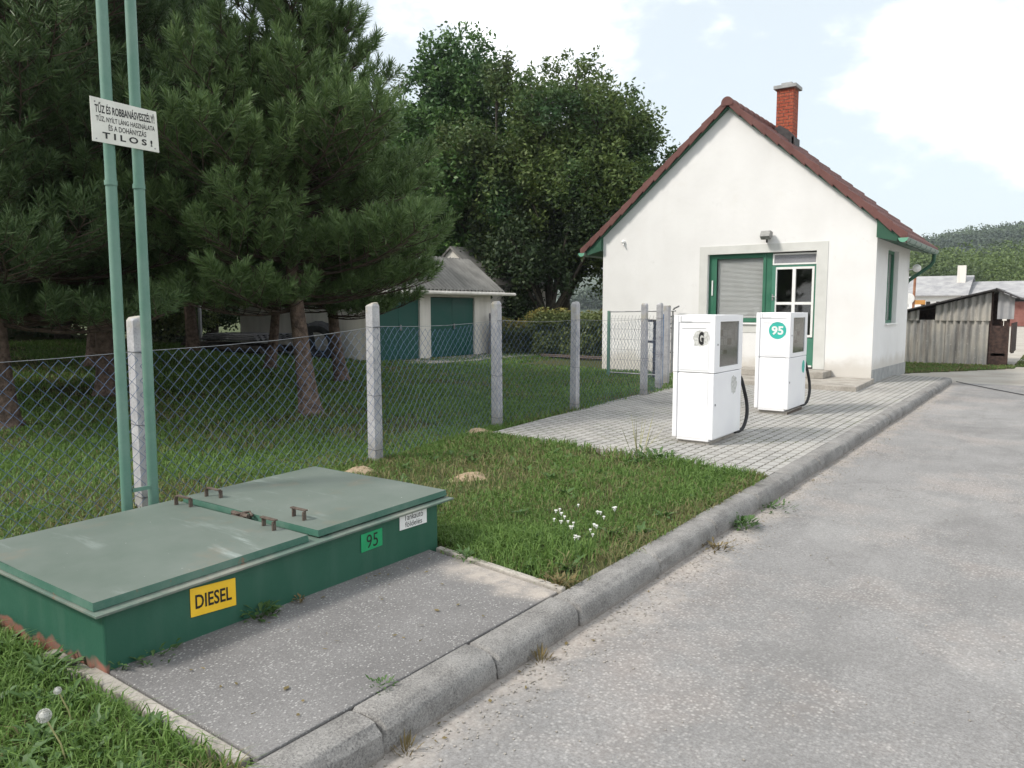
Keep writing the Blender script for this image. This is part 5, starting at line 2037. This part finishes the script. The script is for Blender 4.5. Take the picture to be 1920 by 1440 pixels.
# grit and dead leaves gathered along the kerb foot and on the slab edges
gg = np.random.default_rng(81)
n = 5200
gx = -2.03 + np.abs(gg.normal(0, .16, n)) ** 1.0
gy = gg.uniform(0.6, 17, n)
gz_ = np.full(n, .002)
far_ = gg.uniform(size=n) < .25
gx = np.where(far_, gg.uniform(-2.0, 1.5, n), gx)
gs = gg.uniform(.002, .0075, n)
octa = np.array([[1, 0, 0], [0, 1, 0], [-1, 0, 0], [0, -1, 0], [0, 0, .8], [0, 0, -.3]])
rot = gg.uniform(0, 6.28, n)
V = octa[None] * gs[:, None, None] * gg.uniform(.6, 1.4, (n, 6, 1))
V = np.stack([V[..., 0] * np.cos(rot)[:, None] - V[..., 1] * np.sin(rot)[:, None], V[..., 0] * np.sin(rot)[:, None] + V[..., 1] * np.cos(rot)[:, None], V[..., 2]], -1)
V += np.stack([gx, gy, gz_], 1)[:, None]
T = np.array([[0, 1, 4], [1, 2, 4], [2, 3, 4], [3, 0, 4], [1, 0, 5], [2, 1, 5], [3, 2, 5], [0, 3, 5]])
F = (np.arange(n)[:, None, None] * 6 + T[None]).reshape(-1, 3)
o = link_mesh('grit', np_mesh('grit', V.reshape(-1, 3), F), 'step')
tag(o, 'loose grit and small stones scattered along the kerb foot', 'gravel', kind='stuff')
n = 170
px = np.concatenate([-2.02 + np.abs(gg.normal(0, .10, 70)), gg.uniform(-3.3, -2.3, 40), gg.uniform(-5.8, -2.3, 60)])
py = np.concatenate([gg.uniform(.9, 12, 70), gg.uniform(1.7, 3.6, 40), gg.uniform(7.6, 15, 60)])
pz = np.concatenate([np.full(70, .008), np.full(100, .138)])
V, F = leaf_faces(np.stack([px, py, pz], 1), .035, gg, 0, aspect=.6)
V[:, 2] = np.repeat(pz, 4) + (V[:, 2] - np.repeat(pz, 4)) * .18
o = link_mesh('fallen_leaves', np_mesh('fallen_leaves', V, F), 'rustweed')
tag(o, 'small dead brown leaves scattered on paving, slab and kerb foot', 'leaves', kind='stuff')


def mound(loc, rx, ry, h, label, name='earth_mound'):
    V = []
    n, k = 20, 6
    rm = np.random.default_rng(int(abs(loc[0] * 100)))
    vs, fs = [], []
    for i in range(k + 1):
        t = i / k
        for j in range(n):
            a = 2 * math.pi * j / n
            w = 1 + .22 * math.sin(3 * a + loc[0]) * t + rm.uniform(-.05, .05)
            vs.append((loc[0] + rx * t * w * math.cos(a), loc[1] + ry * t * w * math.sin(a), loc[2] - .02 + h * (1 - t * t) + rm.uniform(-.008, .008)))
    for i in range(k):
        for j in range(n):
            fs.append((i * n + j, (i + 1) * n + j, (i + 1) * n + (j + 1) % n, i * n + (j + 1) % n))
    m = MB()
    m.add(vs, fs)
    o = m.build(name, 'mound', base=loc, smooth=60)
    return tag(o, label, 'soil mound')


mound((-4.52, 5.6, .12), .16, .24, .06, 'bare dry molehill in the middle of the grass strip')
mound((-5.55, 5.15, .12), .15, .24, .07, 'sandy molehill directly behind the far end of the green box')
mound((-6.12, 7.75, .12), .20, .20, .07, 'orange earth heap at the concrete post by the paving corner')
mound((-3.95, 4.5, .11), .22, .16, .02, 'worn bare soil patch in the grass beside the box end')


# ------------------------------------------------------------------ trees
def orth(D):
    A = np.where(np.abs(D[:, 2:3]) < .9, np.array([[0, 0, 1.0]]), np.array([[1.0, 0, 0]]))
    U = np.cross(D, A)
    U /= np.linalg.norm(U, axis=1, keepdims=True)
    return U, np.cross(D, U)


def pine_parts(seed, H, z0, R, prof, whorl=0.40, per=6, nn=52, lean=(0, 0), trunk_r=.18, shoot=.33, density=1.0):
    """returns (trunk MB, limb MB, needle V, needle F) around the origin"""
    r = random.Random(seed)
    tr, lb = MB(), MB()

    def axis(z):
        t = z / H
        return Vector((lean[0] * math.sin(math.pi * min(t * 1.1, 1)) + .04 * math.sin(z * 1.3 + seed), lean[1] * math.sin(math.pi * min(t * 1.1, 1)) + .04 * math.cos(z * 1.1 + seed), z))
    zs = [-.15, .0, .12, .4, .9] + [0.9 + (H - 0.9) * k / 14 for k in range(1, 15)]
    tr.tube([axis(max(z, 0)) + Vector((0, 0, min(z, 0))) for z in zs], [trunk_r * (1.5 if z < .05 else 1.22 if z < .2 else 1.08 if z < .6 else 1.0) * max(.06, 1 - z / H * .93) for z in zs], 12, cap=True)
    SP, SD, SL = [], [], []
    z = z0
    golden = 0
    while z < H - .12:
        t = (z - z0) / (H - z0)
        L0 = R * prof(t)
        for b in range(per):
            golden += 2.399 + r.uniform(-.35, .35)
            L = L0 * r.uniform(.72, 1.12)
            if L < .15:
                continue
            d = Vector((math.cos(golden), math.sin(golden), 0))
            zb = z + r.uniform(-.18, .18)
            rise = -.14 + .55 * t + r.uniform(-.08, .10)
            curl = .22 + .10 * r.random()

            def P(s):
                return axis(zb) + d * (L * s) + Vector((0, 0, L * (rise * s + curl * s * s))) + Vector((-d.y, d.x, 0)) * (.06 * L * math.sin(s * 3 + golden))
            kp = 6
            lb.tube([P(i / kp) for i in range(kp + 1)], [max(.006, (.008 + .008 * L) * (1 - .85 * i / kp)) for i in range(kp + 1)], 5, cap=False)
            s = .10
            side = 1
            while s < 1.0:
                p = P(s)
                td = (P(min(s + .05, 1.02)) - P(s - .05)).normalized()
                sd = Vector((-d.y, d.x, 0)) * side
                ang = r.uniform(.6, 1.1)
                tw = (td * math.cos(ang) + sd * math.sin(ang) + Vector((0, 0, .18))).normalized()
                tl = ((1 - s) * .55 * L + .20) * r.uniform(.6, 1.15)
                tl = min(tl, 1.0)
                e = p + tw * tl + Vector((0, 0, .10 * tl))
                lb.tube([p, p + tw * tl * .5, e], [.008, .006, .003], 4, cap=False)
                q = .42
                while q <= 1.001:
                    if r.random() < density:
                        bp = p + tw * tl * q + Vector((0, 0, .10 * tl * q * q))
                        nd = tw * r.uniform(.3, .8) + Vector((0, 0, r.uniform(.45, 1.2))) + Vector((r.uniform(-.6, .6), r.uniform(-.6, .6), 0)) * .7
                        SP.append(bp); SD.append(nd.normalized()); SL.append(shoot * r.uniform(.65, 1.2))
                    q += r.uniform(.11, .18) / max(tl, .2)
                side = -side
                s += r.uniform(.09, .15) / max(L, .5)
            for k in range(2):
                nd = (P(1.02) - P(.92)).normalized() * .8 + Vector((r.uniform(-.4, .4), r.uniform(-.4, .4), r.uniform(.3, .9)))
                SP.append(P(1.0)); SD.append(nd.normalized()); SL.append(shoot * r.uniform(.8, 1.3))
        z += whorl * r.uniform(.8, 1.2) * (1 - .35 * t)
    for k in range(7):          # leader shoots
        a = k * 1.05
        SP.append(axis(H - .05)); SD.append(Vector((.55 * math.cos(a), .55 * math.sin(a), .9)).normalized() if k else Vector((0, 0, 1))); SL.append(shoot * 1.5)
    g = np.random.default_rng(seed)
    SP, SD, SL = np.array(SP), np.array(SD), np.array(SL)
    ns = len(SP)
    U, W = orth(SD)
    u = g.uniform(.05, 1, (ns, nn)) ** .8
    a = g.uniform(0, 2 * math.pi, (ns, nn))
    tilt = (1.15 - .62 * u) * g.uniform(.8, 1.2, (ns, nn))
    nl = g.uniform(.09, .15, (ns, nn))
    base = SP[:, None] + SD[:, None] * (u * SL[:, None])[..., None]
    rad = U[:, None] * np.cos(a)[..., None] + W[:, None] * np.sin(a)[..., None]
    nd = SD[:, None] * np.cos(tilt)[..., None] + rad * np.sin(tilt)[..., None]
    tip = base + nd * nl[..., None]
    side = np.cross(nd, rad + g.normal(size=rad.shape) * .6)
    side /= np.maximum(np.linalg.norm(side, axis=-1, keepdims=True), 1e-6)
    hw = .006
    V = np.stack([base - side * hw, base + side * hw, tip + side * hw * .45, tip - side * hw * .45], 2).reshape(-1, 3)
    F = np.arange(len(V)).reshape(-1, 4)
    for p, d, L in zip(SP[::2], SD[::2], SL[::2]):
        lb.tube([p, p + d * L * .8], [.006, .003], 3, cap=False)
    return tr, lb, V, F


def make_pine(loc, label, leaves='needles', rz=0.0, group='pines behind the fence', **kw):
    tr, lb, V, F = pine_parts(**kw)
    t = thing('pine_tree', label, 'pine tree', (0, 0, 0), group)
    tr.build('trunk', 'bark', t, smooth=60, fix=False)
    lb.build('branches', 'twig', t, smooth=60, fix=False)
    link_mesh('crown', np_mesh('crown', V, F), leaves, t)
    t.location = loc
    t.rotation_euler = (0, 0, rz)
    return t


def dup(src, loc, rz, label, scale=(1, 1, 1)):
    c = copy_tree(src)
    c.location = loc
    c.rotation_euler = (0, 0, rz)
    c.scale = scale
    c['label'] = label
    return c


p_main = make_pine((-9.22, 7.62, gz(-9.1, 7.6)), 'bushy pine with a leaning reddish trunk behind the concrete fence posts', seed=5, H=6.2, z0=1.72, R=3.0,
                   prof=lambda t: (1 - t) ** .92 * min(1, .80 + 1.4 * t) * 1.06, lean=(-.36, -.08), trunk_r=.145, per=7, nn=84)
p_tall = make_pine((-11.84, 4.42, gz(-11.8, 4.4)), 'tall dark pine nearest the box, its bare dark trunk at the frame edge', 'darkneedles', seed=8, H=9.6, z0=1.55, R=3.5,
                   prof=lambda t: (1 - t) ** .6 * min(1, .8 + 1.2 * t), trunk_r=.19, per=7, nn=62, whorl=.46)
dup(p_tall, (-14.15, 7.0, gz(-14.1, 7.0)), 2.1, 'tall dark pine whose scarred trunk shows beside the twin green poles', (1, 1, 1.02))
dup(p_main, (-13.03, 11.7, gz(-13, 11.7)), 1.3, 'pine with dark trunk before the tractor tyres', (1.0, 1.0, .93))
dup(p_main, (-16.0, 11.9, gz(-16, 11.9)), 4.0, 'pine with thin dark trunk before the pile of sheets', (.9, .9, .95))
dup(p_tall, (-18.6, 9.0, gz(-18.6, 9)), 3.6, 'tall pine in the dark row behind the scarred trunk', (1.0, 1.0, .92))
dup(p_tall, (-16.2, 4.6, gz(-16.2, 4.6)), 5.2, 'tall pine in the dark row behind the bare dark trunk', (1, 1, 1.12))
dup(p_tall, (-21.4, 13.2, gz(-21.4, 13.2)), .7, 'tall pine at the back of the dark row beside the garage wall', (.95, .95, 1.08))


def broadleaf(seed, trunk_h, lobes, n_leaf, size, mat, limbs=True, tr_r=.22, aspect=.5, droop=.25, shell=.5, clump=.55, per=46, bark='darkbark'):
    """lobes: list of (x,y,z,r); leaf clusters fill the lobes"""
    g = np.random.default_rng(seed)
    r = random.Random(seed)
    tr = MB()
    tr.tube([(0, 0, -.2), (0, 0, .1), (.05, .03, trunk_h * .5), (-.03, .05, trunk_h), (0, 0, trunk_h + 2.5)], [tr_r * 1.5, tr_r * 1.15, tr_r, tr_r * .8, tr_r * .4], 10, cap=True)
    lb = MB()
    tot = sum(q[3] ** 2 for q in lobes)
    Vs, Fs, base = [], [], 0
    for (x, y, z, R) in lobes:
        k = max(3, int(n_leaf * R * R / tot / per))
        c = blob_points(np.array([[x, y, z]]), np.array([[R, R, R * .95]]), k, g, .42)
        fork = Vector((0, 0, trunk_h * r.uniform(.55, 1.1)))
        mid = Vector((x * .45, y * .45, (z + fork.z) * .5 - .2))
        lb.tube([fork, mid, Vector((x, y, z))], [tr_r * .5, tr_r * .3, .03], 6, cap=False)
        for q in c[::3]:
            lb.tube([Vector((x, y, z)) * .75 + mid * .25, (Vector(q) + Vector((x, y, z))) * .5 + Vector((r.uniform(-.2, .2), r.uniform(-.2, .2), .1)), Vector(q)], [.035, .02, .008], 4, cap=False)
        pts = blob_points(c, np.full((k, 3), clump) * g.uniform(.6, 1.25, (k, 1)), per, g, .7)
        V, F = leaf_faces(pts, size, g, 0, aspect=aspect, droop=droop)
        Vs.append(V)
        Fs.append(F + base)
        base += len(V)
    return tr, lb, np.concatenate(Vs), np.concatenate(Fs)


def make_tree(name, loc, label, mat, cat='tree', group=None, **kw):
    tr, lb, V, F = broadleaf(mat=mat, **kw)
    t = thing(name, label, cat, (0, 0, 0), group)
    tr.build('trunk', 'darkbark', t, smooth=60, fix=False)
    lb.build('branches', 'darkbark', t, smooth=60, fix=False)
    link_mesh('crown', np_mesh('crown', V, F), mat, t)
    t.location = loc
    return t


def lobes(seed, zc, Rx, Rz, n, rmin, rmax, top=None):
    r = random.Random(seed)
    out = []
    for k in range(n):
        while True:
            a, b, c = r.uniform(-1, 1), r.uniform(-1, 1), r.uniform(-1, 1)
            if a * a + b * b + c * c < 1:
                break
        out.append((a * Rx, b * Rx, zc + c * Rz, r.uniform(rmin, rmax) * (1 - .25 * max(c, 0))))
    if top:
        out.append(top)
    return out


make_tree('broadleaf_tree', (-23.8, 28.5, .1), 'tall dark green broadleaf tree with the highest crown behind the garage', 'oakleaf', seed=21, trunk_h=3.2,
          lobes=lobes(2, 7.0, 3.4, 5.2, 34, 1.5, 2.3, (.2, 0, 12.9, 1.9)) + [(-1.2, .3, 11.6, 1.9), (1.6, 0, 11.2, 2.0), (0, -.5, 10, 2.2), (-2.4, 0, 9.4, 1.8), (2.6, 0, 9.0, 1.8), (-3.7, 0, 9.9, 1.5), (-4.4, .5, 8.2, 1.8), (-4.0, .3, 6.2, 1.9), (0, -1, 3.4, 1.8), (2, -.8, 2.8, 1.6)], n_leaf=135000, size=.22, aspect=.55)
make_tree('walnut_tree', (-18.0, 29.0, .1), 'olive and yellowing walnut tree with airy crown beside the house', 'walnutleaf', seed=33, trunk_h=3.0,
          lobes=lobes(5, 7.2, 3.4, 3.7, 26, 1.2, 2.0, (.3, 0, 11.0, 1.6)) + [(-1.8, 0, 10.9, 1.2), (2.6, 0, 9.2, 1.3)], n_leaf=75000, size=.22, aspect=.42, droop=.45)
make_tree('walnut_tree', (-20.6, 27.5, .1), 'brownish broadleaf tree between the tall dark tree and the walnut', 'brownleaf', seed=37, trunk_h=2.6,
          lobes=lobes(7, 6.8, 2.0, 4.4, 16, 1.0, 1.6, (0, 0, 11.9, .8)), n_leaf=40000, size=.21, aspect=.46, droop=.4)
make_tree('broadleaf_tree', (-15.2, 30.0, .1), 'dark leafed tree whose crown touches the house roof slope', 'walnutleaf', seed=41, trunk_h=2.4,
          lobes=lobes(9, 5.6, 2.6, 3.2, 18, 1.0, 1.6, (.2, 0, 8.9, .9)) + [(2.2, .5, 7.4, .9)], n_leaf=42000, size=.20, aspect=.45, droop=.4)
make_tree('broadleaf_tree', (-17.6, 27.2, .1), 'dark shaded undergrowth tree between the garage and the house', 'darkleaf', seed=43, trunk_h=1.2,
          lobes=lobes(11, 4.6, 2.8, 1.9, 14, 1.0, 1.5), n_leaf=22000, size=.19, aspect=.6)
make_tree('broadleaf_tree', (-31.5, 33.0, .1), 'thin leafed tree rising behind the pine top', 'brownleaf', seed=47, trunk_h=4,
          lobes=lobes(13, 9.5, 2.6, 4.6, 16, .9, 1.5, (0, 0, 14.4, .8)), n_leaf=15000, size=.2, aspect=.45)
bt = make_tree('broadleaf_tree', (-30, 19.5, .5), 'dark shrubby tree in the shade left of the garage', 'darkleaf', seed=51, trunk_h=1.6,
               lobes=lobes(15, 4.4, 3.0, 3.4, 18, 1.2, 1.9), n_leaf=24000, size=.2, aspect=.6, group='shaded trees behind the pines')
bt['label'] = 'dark shaded shrubby tree in the thicket behind the pines'
for k, (px, py, s) in enumerate([(-27, 12, 1.0), (-31, 8, 1.2), (-36, 15, 1.4), (-40, 22, 1.5), (-36, 27, 1.5), (-24.5, 5.5, 1.1), (-28.5, 17.5, .8), (-33, 20.5, 1.0), (-30, 24, 1.1), (-34, 11, 1.2), (-27, 3, 1.2)]):
    dup(bt, (px, py, .5), k * 1.1, 'dark shaded shrubby tree in the thicket behind the pines', (s, s, s * 1.15))

us = make_tree('shrub', (-19.8, 25.6, .1), 'dark leafy undergrowth filling the gap between garage and trees', 'darkleaf', cat='shrub', seed=91, trunk_h=.6,
               lobes=lobes(19, 1.6, 2.3, 1.2, 12, .8, 1.2), n_leaf=15000, size=.16, aspect=.6, tr_r=.06)
# low green bushes at the foot of the dark thicket
sh = make_tree('shrub', (-25.5, 15.2, .9), 'low light green bush in the gap beside the garage wall', 'hedgeleaf', cat='shrub', seed=61, trunk_h=.4,
               lobes=lobes(17, .8, 1.3, .5, 9, .5, .8), n_leaf=6500, size=.10, aspect=.7, tr_r=.05, per=30, clump=.3, group='bushes left of the garage')
dup(sh, (-23.8, 12.6, .75), 1.0, 'low light green bush behind the far thin post', (1.1, 1.1, .9))
m = MB()
m.tube([(-25.2, 15.9, .5), (-25.2, 15.9, 2.0)], .07, 6)
o = m.build('concrete_post', 'post', base=(-25.2, 15.9, .5))
tag(o, 'thin grey concrete post standing in the bushes beyond the pines', 'post')

# ivy-grown hedge
hg = np.random.default_rng(71)
HC, HRad = [], []
for x in np.arange(-16.4, -9.2, .36):
    top = 1.80 - 0.55 * np.clip((-14.2 - x) / .8, 0, 1) - .10 * np.clip((x + 11.5) / 2, 0, 1)
    for zz in np.arange(.30, top - .2, .34):
        HC.append((x + hg.uniform(-.1, .1), 21.9 + hg.uniform(-.3, .3), zz + hg.uniform(-.1, .1)))
        HRad.append((.42, .42, .36))
P = blob_points(np.array(HC), np.array(HRad), 520, hg, .3)
V, F = leaf_faces(P, .085, hg, 0, aspect=.75, droop=.3)
me = np_mesh('foliage', V, F)
at = me.attributes.new('dry', 'FLOAT', 'POINT')
ztop = np.repeat(P[:, 2], 4)
xx_ = np.repeat(P[:, 0], 4)
tp = 1.80 - 0.55 * np.clip((-14.2 - xx_) / .8, 0, 1) - .10 * np.clip((xx_ + 11.5) / 2, 0, 1)
fl_ = np.repeat((hg.uniform(size=len(P)) < .75), 4)
at.data.foreach_set('value', (np.clip((ztop - tp + .28) * 5, 0, 1) * fl_).astype(np.float32))
hd = thing('hedge', 'clipped leafy hedge with yellowing top between garage and house', 'hedge', (-13, 22.2, .1))
link_mesh('foliage', me, 'hedgeleaf', hd)
m = MB()
for x in np.arange(-16, -9.4, .7):
    m.tube([(x, 22.2, 0), (x + .1, 22.25, 1.1)], [.035, .015], 5)
m.build('stems', 'darkbark', hd)
m = MB()
for k in range(3):
    m.tube([(-14.0 + k * .1, 21.1 - k * .12, .17 + .04 * (k == 1)), (-10.2, 20.9 - k * .12, .17 + .04 * (k == 1))], .035, 6)
o = m.build('steel_pipes', 'rust', base=(-12.3, 20.8, .15), smooth=60)
tag(o, 'rusty steel pipes lying on the ground before the hedge', 'pipes')

# ------------------------------------------------------------------ thin summer haze over the valley
hm = bpy.data.materials.new('haze_air')
hm.use_nodes = True
hm.node_tree.nodes.clear()
ho = hm.node_tree.nodes.new('ShaderNodeOutputMaterial')
hv = hm.node_tree.nodes.new('ShaderNodeVolumePrincipled')
hv.inputs['Color'].default_value = (0.80, 0.87, 0.95, 1)
hv.inputs['Density'].default_value = 0.0003
hv.inputs['Anisotropy'].default_value = 0.3
hm.node_tree.links.new(hv.outputs[0], ho.inputs['Volume'])
MAT['haze'] = hm
m = MB()
m.box(-820, 820, -220, 1220, -1.4, 95)
o = m.build('haze', 'haze')
o['kind'] = 'stuff'
